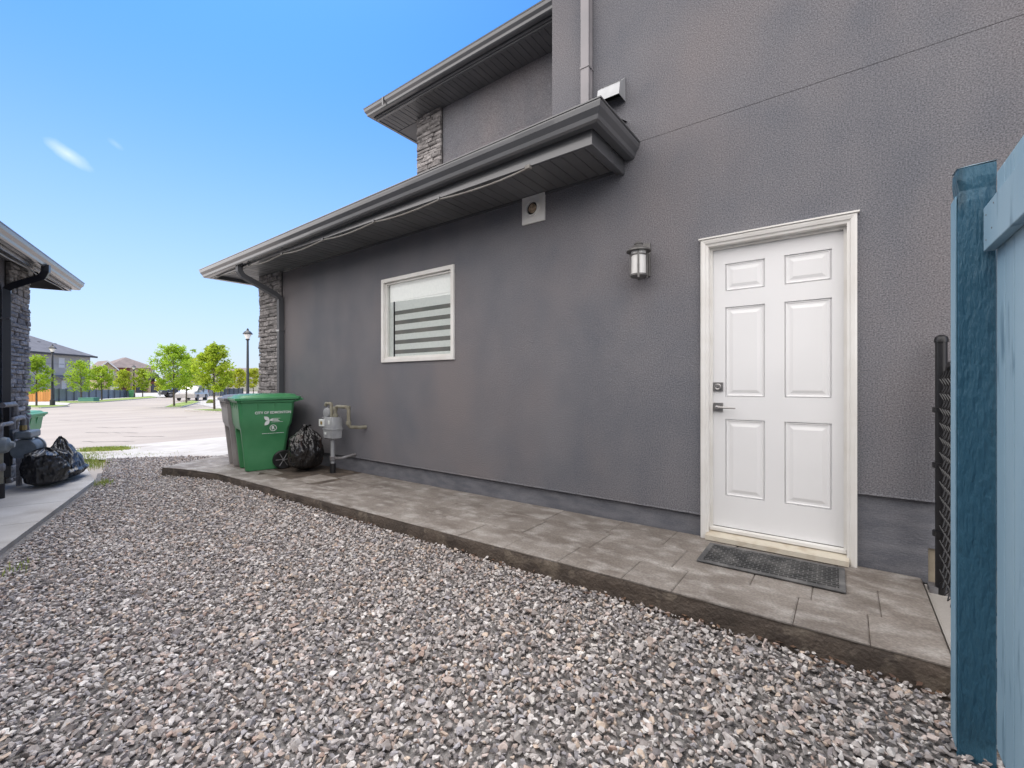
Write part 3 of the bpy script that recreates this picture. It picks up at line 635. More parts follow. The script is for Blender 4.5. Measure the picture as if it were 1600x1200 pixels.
for i in range(5):
    MB().box(WX0+.15, WX1-.02, .070, .072, z-.047, z-.0005).build('sheer_band', M['blind_d'], win); z -= .047
    MB().box(WX0+.15, WX1-.02, .070, .072, max(WZ0+.05, z-.07), z-.0005).build('blind_band', M['blind_w'], win); z -= .07
MB().box(WX0+.02, WX0+.13, .06, .065, WZ0+.05, WZ1-.262).build('reveal', M['blind_w'], win)
MB().box(WX0-.2, WX1+.2, .3, .32, WZ0-.3, WZ1+.3).build('room_back', M['room'], win)
# door
door = empty('door', (0, 0, 0)); door.parent = house
fw = .05
def moulding(x0, x1, z0, z1):
    prof = [(0, 0.0), (0, -.03), (.012, -.034), (.03, -.028), (.036, -.018), (.05, -.014), (.05, .10)]
    mb = MB(); 
    path = [(x0, z0), (x0, z1), (x1, z1), (x1, z0)]
    rings = []
    for i, (px, pz) in enumerate(path):
        sx = 1 if px == x0 else -1; 
        rings.append([(px + sx*a, b, (pz - a) if pz == z1 else pz) for a, b in prof])
    mb.loft(rings); return mb
moulding(DX0, DX1, -.002, DZ).build('door_frame', M['trim'], door, smooth=False)
ring_frame(DX0+.05, DX1-.05, .06, DZ-.05, .016, .035, .06).build('door_stop', M['trim'], door)
MB().box(DX0-.012, DX1+.012, -.042, 0.0, DZ+.0005, DZ+.010).build('drip_cap', M['trim'], door)
mb = MB(); mb.add([(DX0+.04, -.065, .002), (DX1-.04, -.065, .002), (DX1-.04, -.065, .034), (DX0+.04, -.065, .034), (DX0+.04, .1, .002), (DX1-.04, .1, .002), (DX1-.04, .1, .062), (DX0+.04, .1, .062)],
    [(0,1,2,3), (3,2,6,7), (0,3,7,4), (1,5,6,2)]); mb.build('threshold', M['sill'], door)
MB().box(DX0+.051, DX1-.051, .012, .055, .054, .078).build('sweep', M['trim'], door, bevel=.003)
SX0, SX1, SY = DX0+.052, DX1-.052, .062
panels = [(-.677, -.456), (-.314, -.084)]; rows = [(1.775, 1.944), (1.022, 1.634), (.315, .835)]
holes = [(a-.014, b+.014, c-.014, d+.014) for a, b in panels for c, d in rows]
mb = MB(); wall_rect(mb, SX0, SX1, .08, DZ-.052, SY, holes, .012)
mb.box(SX0, SX1, SY+.0125, SY+.045, .08, DZ-.052); mb.build('door_leaf', M['white'], door)
for a, b in panels:
    for c, d in rows:
        rings = []
        for ins, y in ((.004, SY+.012), (.010, SY+.002), (.016, SY+.006), (.022, SY+.007), (.03, SY+.007), (.05, SY+.001), (.055, SY+.001)):
            ins -= .014
            rings.append([(a+ins, y, c+ins), (b-ins, y, c+ins), (b-ins, y, d-ins), (a+ins, y, d-ins)])
        MB().loft(rings).build('panel', M['white'], door)
hd = MB(); hd.box(-.768, -.704, SY-.012, SY-.001, .902, .966); hd.lathe([(.012, 0), (.012, -.05), (.006, -.052)], (-.736, SY-.012, .934), 14, 'y')
hd.tube([(-.736, SY-.055, .934), (-.70, SY-.058, .934), (-.615, SY-.052, .930)], [.008, .0085, .006], 8); hd.build('handle', M['nickel'], door, bevel=.0015)
hd = MB(); hd.box(-.768, -.704, SY-.012, SY-.001, 1.048, 1.112); hd.lathe([(.022, 0), (.022, -.012), (.018, -.014), (.010, -.012), (.010, -.016), (0.001, -.016)], (-.736, SY-.012, 1.08), 18, 'y'); hd.build('deadbolt', M['nickel'], door)
for z in (.35, 1.1, 1.85): MB().lathe([(.007, -.05), (.007, .05)], (SX1+.006, SY-.012, z), 8).build('hinge', M['white'], door)
# ================================================================ wall lantern
ln_ = empty('wall_lantern', (-1.262, 0, 1.90), label='grey lantern with frosted glass on the wall beside the white door', cat='lantern')
MB().box(-.055, .055, -.022, -.001, .03, .29).build('back_plate', M['lantern'], ln_, bevel=.004)
MB().tube([(0, -.02, .24), (0, -.07, .262), (0, -.115, .262)], .009, 8).build('bracket', M['lantern'], ln_, smooth=True)
MB().lathe([(.092, .205), (.090, .213), (.06, .236), (.038, .246), (.030, .256), (.034, .262), (.026, .272), (.008, .283), (.001, .284)], (0, -.115, 0), 24).build('cap', M['lantern'], ln_, smooth=True)
MB().lathe([(.054, .03), (.054, .205)], (0, -.115, 0), 24).build('glass_shade', M['lampglass'], ln_, smooth=True)
MB().lathe([(.001, .008), (.05, .010), (.064, .020), (.064, .032), (.0, .033)], (0, -.115, 0), 24).build('base_ring', M['lantern'], ln_, smooth=True)
MB().lathe([(.0565, .172), (.0575, .178), (.0565, .184)], (0, -.115, 0), 24).build('band', M['lantern'], ln_)
for a in (20, 110, 200, 290):
    c, s = math.cos(R(a)), math.sin(R(a)); MB().obox((c*.062, -.115+s*.062), (-s, c), (c, s), .014, .006, .0, .21).build('strap', M['lantern'], ln_)
# ================================================================ door mat
mt = empty('door_mat', (-.373, -.315, .0), R(1.0), label='black rubber mat with open lattice before the white door', cat='door mat')
ring = MB(); MX, MY = .3725, .19
ring.box(-MX, MX, -MY, -MY+.03, .002, .012); ring.box(-MX, MX, MY-.03, MY, .002, .012); ring.box(-MX, -MX+.03, -MY+.03, MY-.03, .002, .012); ring.box(MX-.03, MX, -MY+.03, MY-.03, .002, .012)
ring.build('border', M['rubber'], mt, bevel=.004)
lt = MB(); rws = 11; ry = (2*MY-.06)/rws; cw = .045
for i in range(rws+1):
    y = -MY+.03+i*ry; lt.box(-MX+.03, MX-.03, y-.0024, y+.0024, .003, .0115)
    if i < rws:
        x = -MX+.03 + (cw/2 if i % 2 else 0)
        while x < MX-.03: lt.box(x-.003, x+.003, y+.0026, y+ry-.0026, .003, .0105); x += cw
MB().box(-MX+.03, MX-.03, -MY+.03, MY-.03, .0012, .003).build('dark_hole_sheet', M['black'], mt)  # black sheet added to paint in the dark of the lattice holes
lt.build('lattice', M['rubber'], mt, kind='stuff')
# ================================================================ cable under gutter
mb = MB(); pts = []
for i in range(45):
    x = -1.98 - i*(5.9/44); a = abs(math.sin((x+1.98)*math.pi/.95)); pts.append((x, -.575 + .02*a, 2.768 - .02*a + .004*math.sin(x*7)))
cb = empty('cable', (0, 0, 0), label='pale cable clipped along the lower edge of the garage eave', cat='cable')
mb.tube(pts, .0085, 6); mb.build('sheath', M['cable'], cb, smooth=True)
mb = MB(); mb.box(-1.985, -1.94, -.592, -.558, 2.755, 2.785); mb.build('plug', M['cable'], cb, bevel=.004)
for x in (-2.93, -3.88, -4.83, -5.78, -6.73): MB().box(x-.008, x+.008, -.592, -.556, 2.757, 2.782).build('clip', M['metal_dk'], cb)
# ================================================================ carts
def text_mesh(txt, size):
    cu = bpy.data.curves.new('lettering', 'FONT'); cu.body = txt; cu.size = size; cu.align_x = 'CENTER'; cu.extrude = .0004; cu.offset = size*.03
    o = bpy.data.objects.new('lettering', cu); C.objects.link(o); bpy.context.view_layer.update()
    me = bpy.data.meshes.new_from_object(o.evaluated_get(bpy.context.evaluated_depsgraph_get())); bpy.data.objects.remove(o); bpy.data.curves.remove(cu); return me
def cart(name, loc, rz, mbody, mlid, label, logo=False, group=None, h=.94):
    """front faces local -y, handle and wheels at +y"""
    t = empty(name, loc, rz, label, 'wheeled bin', group)
    def rr(x0, x1, y0, y1, z, c=.035):
        return [(x0+c, y0, z), (x1-c, y0, z), (x1, y0+c, z), (x1, y1-c, z), (x1-c, y1, z), (x0+c, y1, z), (x0, y1-c, z), (x0, y0+c, z)]
    b = MB(); rings = []
    for z, hw, yf, yb in ((.0, .205, .0, .40), (.02, .212, -.008, .44), (.22, .222, -.028, .47), (.225, .222, -.028, .47), (.56, .245, -.062, .515), (.60, .262, -.078, .535), (.70, .268, -.088, .55), (h-.05, .275, -.10, .57), (h-.045, .292, -.115, .585), (h-.015, .292, -.115, .585)):
        rings.append(rr(-hw, hw, yf, yb, z))
    b.loft(rings); body = b.build('body', mbody, t, smooth=True, bevel=.008)
    # recess between the two front pillars, cut out of the body
    cut = MB().loft([[(-.15, -.3, .0-.05), (.15, -.3, -.05), (.15, .055, -.05), (-.15, .055, -.05)], [(-.16, -.3, .50), (.16, -.3, .50), (.16, .0, .50), (-.16, .0, .50)], [(-.13, -.3, .54), (.13, -.3, .54), (.13, -.04, .54), (-.13, -.04, .54)]]).build('cutter', mbody, t)
    cut2 = [MB().loft([[(s_*.235, .02, .28), (s_*.40, .02, .28), (s_*.40, .09, .28), (s_*.235, .09, .28)], [(s_*.258, -.0, .56), (s_*.40, -.0, .56), (s_*.40, .10, .56), (s_*.258, .10, .56)]]).build('cutter', mbody, t) for s_ in (1,)]
    for m_ in list(body.modifiers): body.modifiers.remove(m_)
    for c_ in [cut]:
        bo = body.modifiers.new('recess', 'BOOLEAN'); bo.operation = 'DIFFERENCE'; bo.object = c_; bo.solver = 'EXACT'
    bpy.context.view_layer.update()
    me = bpy.data.meshes.new_from_object(body.evaluated_get(bpy.context.evaluated_depsgraph_get()))
    body.modifiers.clear(); body.data = me
    for c_ in [cut] + cut2: bpy.data.objects.remove(c_)
    bv = body.modifiers.new('bevel', 'BEVEL'); bv.width = .006; bv.segments = 2; bv.limit_method = 'ANGLE'; bv.angle_limit = R(35)
    for kx in range(5):
        x = -.24+.12*kx; m = MB(); m.loft([[(x-.008, -.113, h-.045), (x+.008, -.113, h-.045), (x+.008, -.09, h-.045), (x-.008, -.09, h-.045)], [(x-.004, -.096, h-.13), (x+.004, -.096, h-.13), (x+.004, -.088, h-.13), (x-.004, -.088, h-.13)]]); m.build('gusset', mbody, t)
    for s_ in (-1, 1):
        for y_ in (.12, .32):
            m = MB(); x0_, x1_ = sorted((s_*.272, s_*.291)); m.loft([[(x0_, y_-.005, h-.045), (x1_, y_-.005, h-.045), (x1_, y_+.005, h-.045), (x0_, y_+.005, h-.045)], [(s_*.268-.001, y_-.003, h-.16), (s_*.268+.001, y_-.003, h-.16), (s_*.268+.001, y_+.003, h-.16), (s_*.268-.001, y_+.003, h-.16)]]); m.build('side_rib', mbody, t)
    # axle and wheels
    MB().lathe([(.012, -.27), (.012, .27)], (0, .42, .125), 8, 'x').build('axle', M['black'], t)
    for s in (-1, 1):
        wh = MB().lathe([(.07, -.022), (.115, -.027), (.125, -.018), (.125, .018), (.115, .027), (.07, .022)], (s*.262, .42, .125), 28, 'x').build('wheel', M['black'], t, smooth=True)
        m = MB().lathe([(.02, -.032), (.02, .032)], (s*.262, .42, .125), 10, 'x')
        for a in range(6):
            c, d = math.cos(a*R(60)), math.sin(a*R(60)); m.tube([(s*.287, .42+c*.02, .125+d*.02), (s*.287, .42+c*.095, .125+d*.095)], .0055, 4)
        m.build('hub', M['galv'], wh)
    # lid: domed with rim and overhanging handle edge
    m = MB(); rings = []
    for z, e, back in ((h-.018, .012, 0), (h-.018, .022, 0), (h+.012, .022, .0), (h+.018, .012, .0), (h+.020, -.02, 0), (h+.048, -.045, .0), (h+.056, -.09, 0)):
        rings.append([(x*1.0, y, zz + (.010*(y/.5))) for x, y, zz in rr(-.292-e, .292+e, -.115-e, .63+e, z, .05)])
    m.loft(rings); lid = m.build('lid', mlid, t, smooth=True, bevel=.004)
    m = MB(); m.tube([(-.26, .585, h-.03), (-.26, .66, h-.01), (-.2, .685, h-.01), (.2, .685, h-.01), (.26, .66, h-.01), (.26, .585, h-.03)], .014, 8); m.build('handle', mbody, t, smooth=True)
    m = MB(); m.loft([rr(-.14, .14, .08, .30, h+.05, .03), rr(-.13, .13, .09, .29, h+.066, .03)]); m.build('lid_boss', mlid, lid)
    if logo:
        # white marks on the +x side face
        def side(o, y, z, sc=1):
            # local text x -> +y, text y -> +z, sits on sloping side
            o.parent = t; tilt = math.atan2(.055, .7)
            hw = .212 + (.268-.212)*(z/.70) if z < .7 else .268 + (z-.7)*.045
            o.matrix_local = Matrix.Translation((hw+.009, y, z)) @ Matrix(((0, 0, 1, 0), (1, 0, 0, 0), (0, 1, 0, 0), (0, 0, 0, 1))) @ Matrix.Rotation(tilt*-1 if z < .7 else -.05, 4, 'X')
        def addme(me, y, z, nm='lettering'):
            me.materials.clear(); me.materials.append(M['print']); o = bpy.data.objects.new(nm, me); C.objects.link(o); side(o, y, z); return o
        addme(text_mesh('CITY OF EDMONTON', .044), .30, .745)
        lf = MB()
        def petal(cx, cy, a, l, wd):
            pts = []
            for i in range(9): q = i/8; pts.append((q*l, wd*math.sin(math.pi*q)))
            for i in range(7, 0, -1): q = i/8; pts.append((q*l, -wd*math.sin(math.pi*q)))
            c, s = math.cos(a), math.sin(a); vs_ = [(cx+x*c-y*s, cy+x*s+y*c, 0) for x, y in pts]; vs_ += [(x, y, .0006) for x, y, _ in vs_]
            n = len(pts); lf.add(vs_, [tuple(range(n, 2*n)), tuple(reversed(range(n)))] + [(i, (i+1) % n, (i+1) % n+n, i+n) for i in range(n)])
        petal(0, 0, R(140), .085, .024); petal(0, 0, R(225), .085, .024); petal(0, 0, R(20), .05, .014)
        lf.box(.03, .13, .022, .027, 0, .0006); lf.box(.03, .105, .006, .014, 0, .0006); lf.box(.03, .12, -.010, -.002, 0, .0006); lf.box(.02, .16, -.024, -.020, 0, .0006)
        me = bpy.data.meshes.new('emblem'); me.from_pydata(lf.v, [], lf.f); addme(me, .255, .655, 'emblem')
        lf = MB(); 
        for i in range(28):
            a0, a1 = 2*math.pi*i/28, 2*math.pi*(i+1)/28
            lf.quad(*[(math.cos(a)*r_, math.sin(a)*r_, .0004) for a, r_ in ((a0, .042), (a1, .042), (a1, .035), (a0, .035))])
        me = bpy.data.meshes.new('emblem'); me.from_pydata(lf.v, [], lf.f); addme(me, .30, .555, 'emblem')
        addme(text_mesh('R', .062), .30, .535)
        lf = MB(); x = -.13
        rq = random.Random(2)
        while x < .13: wq = rq.uniform(.006, .02); lf.box(x, x+wq, -.003, .003, 0, .0005); x += wq+.004
        me = bpy.data.meshes.new('small_print'); me.from_pydata(lf.v, [], lf.f); addme(me, .30, .485, 'small_print')
    return t
cr = R(-12)
cart('wheeled_cart', (-6.40, -.79, -.035), cr, M['binG'], M['binG'], 'green wheeled cart with white printing beside the black bag', True)
cart('wheeled_cart', (-6.93, -.715, -.035), cr, M['binGr'], M['binLid'], 'grey wheeled cart with dark lid standing behind the green one', h=.93)
# ================================================================ garbage bags
def bag(loc, rx, ry, h, seed, m, label, lean=(0, 0), rz=0, tie=True, peak=.62):
    NU, NV = 120, 80; vs = []; fs = []
    for j in range(NV+1):
        q = j/NV
        for i in range(NU):
            a = 2*math.pi*i/NU
            # radius profile: fat below, gathered on top
            if q < .12: pr = math.sin(q/.12*math.pi/2)*.84
            elif q < peak: pr = .84 + .16*math.sin((q-.12)/(peak-.12)*math.pi)
            else: k = (q-peak)/(1-peak); pr = .84*(1-k**1.35)+.04
            z = h*(q**.85 if q > .05 else q*1.5)
            d = Vector((math.cos(a)*1.6, math.sin(a)*1.6, q*2.6+seed*7))
            n1 = noise.noise(d*1.2); n2 = noise.noise(d*2.7+Vector((9, 0, 0))); n3 = 1-abs(noise.noise(Vector((math.cos(a)*4.2, math.sin(a)*4.2, q*3.0+seed*3))))*2
            n4 = 1-abs(noise.noise(Vector((math.cos(a)*9+q*3, math.sin(a)*9, q*6+seed*5))))*2
            fold = math.cos(a*9+seed+3*n1)*.05*max(0, q-.45)/.55
            rr_ = pr*(1+.20*n1+.08*n2+.05*n3+.035*n4)+fold*pr*1.2
            vs.append((rx*rr_*math.cos(a)+lean[0]*q, ry*rr_*math.sin(a)+lean[1]*q, max(0.004, z*(1+.06*n2) )))
    for j in range(NV):
        for i in range(NU): fs.append((j*NU+i, j*NU+(i+1) % NU, (j+1)*NU+(i+1) % NU, (j+1)*NU+i))
    fs.append(tuple(reversed(range(NU)))); fs.append(tuple(range(NV*NU, (NV+1)*NU)))
    t = empty('garbage_bag', loc, rz, label, 'garbage bag')
    MB().add(vs, fs).build('bag_body', m, t, smooth=True)
    if tie:
        mb = MB(); 
        for k in range(5):
            a = k*1.3+seed; mb.add([(lean[0], lean[1], h*.98), (lean[0]+.05*math.cos(a), lean[1]+.05*math.sin(a), h+.035), (lean[0]+.07*math.cos(a+.7), lean[1]+.07*math.sin(a+.7), h+.015)], [(0, 1, 2)])
        mb.build('tied_top', m, t)
    return t
bag((-5.68, -.33, -.035), .208, .20, .57, 1, M['bag_br'], 'shiny black garbage bag beside the wheel of the green cart', (.0, .03), rz=.6, peak=.66)
bag((-7.86, -2.43, -.15), .23, .20, .46, 2, M['bag'], 'black garbage bag under the left gas meter nearer the path edge', (-.06, .02), rz=.2, peak=.8, tie=False)
bag((-8.26, -2.20, -.15), .36, .22, .54, 4, M['bag'], 'black garbage bag slumped behind the other at the stone corner', (-.22, -.06), rz=-.2, peak=.25, tie=False)
# ================================================================ gas meter at our wall
gm = empty('gas_meter', (-5.25, -.20, -.04), label='small grey gas meter on a riser against the grey stucco wall', cat='gas meter')
b = MB(); b.loft([[(x*s, y*s2, z) for x, y in ((-.10,-.075),(.10,-.075),(.115,-.05),(.115,.06),(.10,.075),(-.10,.075),(-.115,.06),(-.115,-.05))] for z, s, s2 in ((.44, .7, .7), (.455, .92, .9), (.56, 1, 1), (.562, 1.06, 1.08), (.575, 1.06, 1.08), (.577, 1, 1), (.69, .97, .95), (.72, .8, .8))])
b.build('meter_body', M['meter'], gm, smooth=True)
MB().box(-.16, -.07, -.10, -.06, .60, .69).build('index_cover', M['print'], gm, bevel=.006)
MB().box(-.115, -.075, -.104, -.10, .625, .665).build('dial', M['brass'], gm)
MB().box(-.06, -.02, -.079, -.075, .50, .53).build('sticker', M['print'], gm)
MB().box(.02, .05, -.078, -.074, .63, .68).build('sticker', M['print'], gm)
MB().tube([(.0, 0, .0), (0, 0, .44)], .026, 12).build('riser', M['meter'], gm, smooth=True)
MB().tube([(0, 0, .0), (0, 0, .13)], .036, 12).build('riser_sleeve', M['black'], gm, smooth=True)
MB().lathe([(.034, .16), (.04, .17), (.04, .21), (.034, .22)], (0, 0, 0), 8).build('valve', M['galv'], gm)
MB().tube([(0, 0, .19), (.12, .06, .20), (.20, .2, .24)], .018, 8).build('side_pipe', M['galv'], gm, smooth=True)
MB().tube([(.06, 0, .70), (.06, 0, .82), (.075, 0, .845), (.10, 0, .855), (.30, 0, .855), (.33, .0, .845), (.345, .0, .82), (.345, .0, .64), (.355, .02, .61), (.40, .12, .60), (.42, .2, .60)], .022, 10).build('outlet_pipe', M['olive'], gm, smooth=True)
m = MB()
for c in ((.06, 0, .74), (.06, 0, .83), (.33, 0, .85), (.345, 0, .66)): m.lathe([(.03, -.02), (.032, -.01), (.032, .01), (.03, .02)], c, 8)
m.build('pipe_fitting', M['olive'], gm)
MB().tube([(-.03, 0, .70), (-.03, 0, .87), (-.05, 0, .89), (-.13, -.01, .89), (-.15, -.01, .86)], .022, 10).build('inlet_pipe', M['olive'], gm, smooth=True)
MB().lathe([(.03, -.035), (.06, -.025), (.066, -.004), (.066, .004), (.06, .02), (.03, .03)], (-.09, -.02, .77), 18, 'y').build('regulator', M['meter'], gm, smooth=True)
MB().tube([(-.09, -.02, .73), (-.13, -.03, .71), (-.17, -.04, .70)], .014, 8).build('vent_pipe', M['galv'], gm, smooth=True)
# ================================================================ left house
lh = empty('stone_corner_house', LO, LR, label='neighbouring house with stone corner, black downspout and low eave at the left edge', cat='house')
def lbox(x0, x1, y0, y1, z0, z1): return MB().box(x0, x1, y0, y1, z0, z1)
mb = MB(); mb.quad((.69, 0, 0), (14, 0, 0), (14, 0, 2.80), (.69, 0, 2.80)); mb.quad((0.02, -6.5, -.3), (0.02, 0, -.3), (0.02, 0, 2.8), (0.02, -6.5, 2.8)); mb.quad((14, 0, 0), (14, -7, 0), (14, -7, 2.8), (14, 0, 2.8))
mb.build('wall', M['stucco'], lh)
c_ = lbox(.01, .68, -.03, .012, -.2, 2.80).build('stone_veneer', M['mortar'], lh)
stones(c_, 0, .69, 0, 2.80, 0, R(180), 21, lambda a, z: (a, .012, z))
c_ = lbox(-.012, 0.0, -.6, -.0, -.3, 2.80).build('stone_veneer', M['mortar'], lh)
stones(c_, 0, .6, -.2, 2.80, 0, R(-90), 22, lambda a, z: (-.012, -a, z))
path = [(14, .36, 2.87), (-.50, .36, 2.795), (-.50, -7, 2.80)]
gp_ = [(x, y, z-.10) for x, y, z in path]
gutter([gp_[2], gp_[1], gp_[0]][::-1], lh, M['metal_dk'])
so_ = MB().box(-.48, 14, .0, .35, 2.86, 2.88).build('soffit', M['soffit'], lh)
me = bpy.data.meshes.new('soffit_panel'); q = MB().loft([[(.003, y, .01), (.003, y, 0), (.046, y, 0), (.05, y, .006), (.054, y, 0), (.097, y, 0), (.097, y, .01)] for y in (0.0, .35)]); me.from_pydata(q.v, [], q.f); me.materials.append(M['soffit'])
for i in range(40):
    o = bpy.data.objects.new('soffit_panel', me); C.objects.link(o); o.parent = so_; o.location = (-.48+i*.1, 0, 2.80)
MB().box(3.52, 14, .0, .35, 2.80, 2.81).build('soffit', M['soffit'], lh)
MB().box(-.48, 14, .335, .36, 2.66, 2.80).build('fascia', M['metal_dk'], lh); MB().box(-.50, -.48, -7, .36, 2.66, 2.80).build('fascia', M['metal_dk'], lh)
MB().box(-.48, .0, -7, .0, 2.80, 2.82).build('soffit', M['soffit'], lh)
mb = MB(); mb.add([(-.52, .40, 2.84), (14.2, .40, 2.90), (14.2, -6.8, 2.90), (-.52, -6.8, 2.86), (3.0, -3.1, 3.95), (10.5, -3.1, 3.98)], [(0,1,5,4), (1,2,5), (2,3,4,5), (3,0,4)]); mb.build('roof', M['shingle'], lh)
MB().box(5.0, 5.7, -2.0, -1.4, 3.4, 4.0).build('chimney_box', M['stucco'], lh)
spout([(.99, .44, 2.74), (.99, .44, 2.66), (.97, .41, 2.60), (.83, .10, 2.47), (.80, .052, 2.43), (.80, .048, 2.36), (.80, .048, .1)], lh, M['spout_bk'], .036)
for z in (2.05, 1.0): MB().box(.752, .848, .001, .09, z, z+.02).build('strap', M['galv'], lh)
mb = MB(); pts = []
for i in range(22): x = -.3+i*.25; pts.append((x, .33-.01*abs(math.sin(x*2.6)), 2.645-.012*abs(math.sin(x*2.6))))
mb.tube(pts, .008, 6); tag(empty('cable', (0, 0, 0)), None)
bpy.data.objects.remove(bpy.data.objects['cable.001'])
cbl = mb.build('cable', M['cable'], None, smooth=True); cbl.location = LO; cbl.rotation_euler = (0, 0, LR); tag(cbl, 'pale cable under the eave of the house at the left edge', 'cable')
sc = empty('security_camera', (*LW(.42, .20), -.15+2.80), LR, label='small round security camera under the left eave', cat='security camera')
MB().lathe([(.035, -.004), (.035, -.018), (.02, -.03), (.001, -.031)], (0, 0, 0), 14).build('mount', M['print'], sc, smooth=True)
MB().tube([(0, 0, -.02), (0, .01, -.06)], .012, 8).build('neck', M['print'], sc)
MB().lathe([(.001, -.035), (.03, -.03), (.038, 0), (.036, .02), (.001, .022)], (.0, .02, -.09), 16, 'y').build('camera_head', M['black'], sc, smooth=True)
# ---- left gas meters
g1 = empty('gas_meter', (*LW(.885, .205), -.15), LR, label='round bodied gas meter with bolted end on a steel post by the stone corner', cat='gas meter')
MB().lathe([(.115, -.16), (.125, -.15), (.125, .10), (.118, .11)], (-.06, .02, .44), 28, 'x').build('meter_body', M['meter_dk'], g1, smooth=True)
cap = MB().lathe([(.0, .0), (.135, 0), (.138, .012), (.138, .035), (.12, .05), (.09, .06), (.0, .065)], (-.06, .02, .44), 28, 'x'); 
cap = MB().lathe([(.001, -.065), (.09, -.06), (.12, -.05), (.138, -.035), (.138, 0), (.10, .002)], (-.22, .02, .44), 28, 'x').build('end_cap', M['meter'], g1, smooth=True)
m = MB()
for k in range(8): m.lathe([(.008, -.008), (.008, .004)], (-.262, .02+.112*math.cos(k*R(45)), .44+.112*math.sin(k*R(45))), 6, 'x')
m.build('bolt', M['galv'], cap)
MB().box(-.28, .10, -.05, .10, .575, .665).build('manifold', M['meter_dk'], g1, bevel=.02)
MB().box(-.36, -.28, -.01, .07, .60, .65).build('outlet_boss', M['meter'], g1, bevel=.012)
MB().box(-.03, .05, .101, .104, .56, .575).build('sticker', M['print'], g1)
MB().box(.03, .09, -.03, .01, -.0, .34).build('support_post', M['galv'], g1)
MB().tube([(.04, .02, .66), (.04, .02, .80), (.06, .02, .83), (.10, .02, .835), (.34, .02, .835), (.37, .02, .82), (.38, .02, .79), (.38, .02, .72)], .028, 12).build('inlet_pipe', M['galv'], g1, smooth=True)
MB().lathe([(.034, -.03), (.036, 0), (.034, .03)], (.04, .02, .71), 8).build('union', M['brass'], g1)
MB().tube([(-.15, .0, .66), (-.15, .0, .80), (-.13, -.02, .83), (-.08, -.1, .83), (-.05, -.19, .83)], .026, 12).build('outlet_pipe', M['galv'], g1, smooth=True)
MB().tube([(.12, -.03, .70), (.12, -.03, .98), (.14, -.03, 1.0), (.2, -.03, 1.005), (.5, -.03, 1.005)], .03, 12).build('header_pipe', M['galv'], g1, smooth=True)
MB().box(-.03, .07, -.14, -.09, .25, 1.0).build('back_plate', M['mortar'], g1)
g2 = empty('gas_regulator', (*LW(1.72, .26), -.15), LR, label='gas regulator and riser at the extreme left edge', cat='gas regulator')
MB().tube([(0, 0, 0), (0, 0, .52)], .025, 12).build('riser', M['olive'], g2, smooth=True)
MB().tube([(0, 0, 0), (0, 0, .16)], .036, 12).build('riser_sleeve', M['mortar'], g2, smooth=True)
MB().lathe([(.035, -.04), (.042, -.02), (.042, .02), (.035, .04)], (0, 0, .34), 8).build('valve', M['galv'], g2)
MB().lathe([(.03, -.06), (.08, -.045), (.09, -.01), (.09, .01), (.08, .04), (.04, .06), (.03, .09)], (0, .02, .58), 20, 'y').build('regulator_body', M['meter_dk'], g2, smooth=True)
MB().tube([(0, 0, .62), (0, 0, .78), (-.03, 0, .80), (-.3, -.0, .80)], .024, 10).build('outlet_pipe', M['galv'], g2, smooth=True)
# green cart behind the left corner
cart('wheeled_cart', (-11.12, -2.50, -.27), R(62), M['binG'], M['binG'], 'green wheeled cart half hidden behind the left stone corner', h=.84)
# ================================================================ grass tufts
def tufts(name, pts, n, h, label, seed, spread=.12):
    r = random.Random(seed); mb = MB()
    for _ in range(n):
        k = r.random(); i = r.randrange(len(pts)-1); a, b = Vector(pts[i]), Vector(pts[i+1]); p = a.lerp(b, k) + Vector((r.gauss(0, spread), r.gauss(0, spread)))
        z = zt(p.x) if p.x < -8.7 else gz(p.x, p.y); an = r.uniform(0, 6.28); l = Vector((math.cos(an), math.sin(an))); hh = h*r.uniform(.4, 1.1); wd = .004; ln2 = r.uniform(.0, .5)*hh
        q = Vector((-l.y, l.x))*wd
        mb.add([(p.x-q.x, p.y-q.y, z-.02), (p.x+q.x, p.y+q.y, z-.02), (p.x+l.x*ln2*.4+q.x*.7, p.y+l.y*ln2*.4+q.y*.7, z+hh*.6), (p.x+l.x*ln2, p.y+l.y*ln2, z+hh)], [(0, 1, 2), (0, 2, 3)])
    return tag(mb.build(name, M['grass'], kind='stuff'), label, 'grass')
a = G(133, 706); b = G(193, 704)
tufts('grass', [a[:2], b[:2]], 2600, .10, 'bright grass tuft strip at the end of the left path', 1, .10)
tufts('grass', [G(136, 710)[:2], G(146, 732)[:2]], 700, .07, 'sparse weeds along the bend of the left path', 2, .12)
tufts('grass', [(-7.72, -1.90), (-7.5, -1.98)], 90, .06, 'small weed at the corner of the left path', 3, .04)
tufts('grass', [(-4.7, -2.95), (-4.5, -3.0)], 25, .05, 'small weed on the gravel at the left frame edge', 4, .05)
tufts('grass', [G(150, 712)[:2], G(260, 712)[:2]], 260, .05, 'thin weeds on the far gravel edge', 5, .18)
# dry leaves on gravel
r = random.Random(5); mb = MB()
for i in range(90):
    if i < 70: x = 0.3 - r.random()**1.5*5.5; y = wedge(x) - abs(r.gauss(0, .035)) - .01
    else: x = r.uniform(-6, .6); y = r.uniform(-2.8, -1.1)
    z = gz(x, y)+.010; an = r.uniform(0, 6.28); s = r.uniform(.009, .022); pts = []
    for k in range(6):
        aa = an+k*math.pi/3; rr_ = s*(1.3 if k % 3 == 0 else .6); pts.append((x+rr_*math.cos(aa), y+rr_*math.sin(aa), z+r.uniform(-.003, .010)))
    mb.quad(*pts)
tag(mb.build('leaf_litter', M['leaf_lit'], kind='stuff'), 'scattered dry reddish leaves along the foot of the walkway', 'leaves')
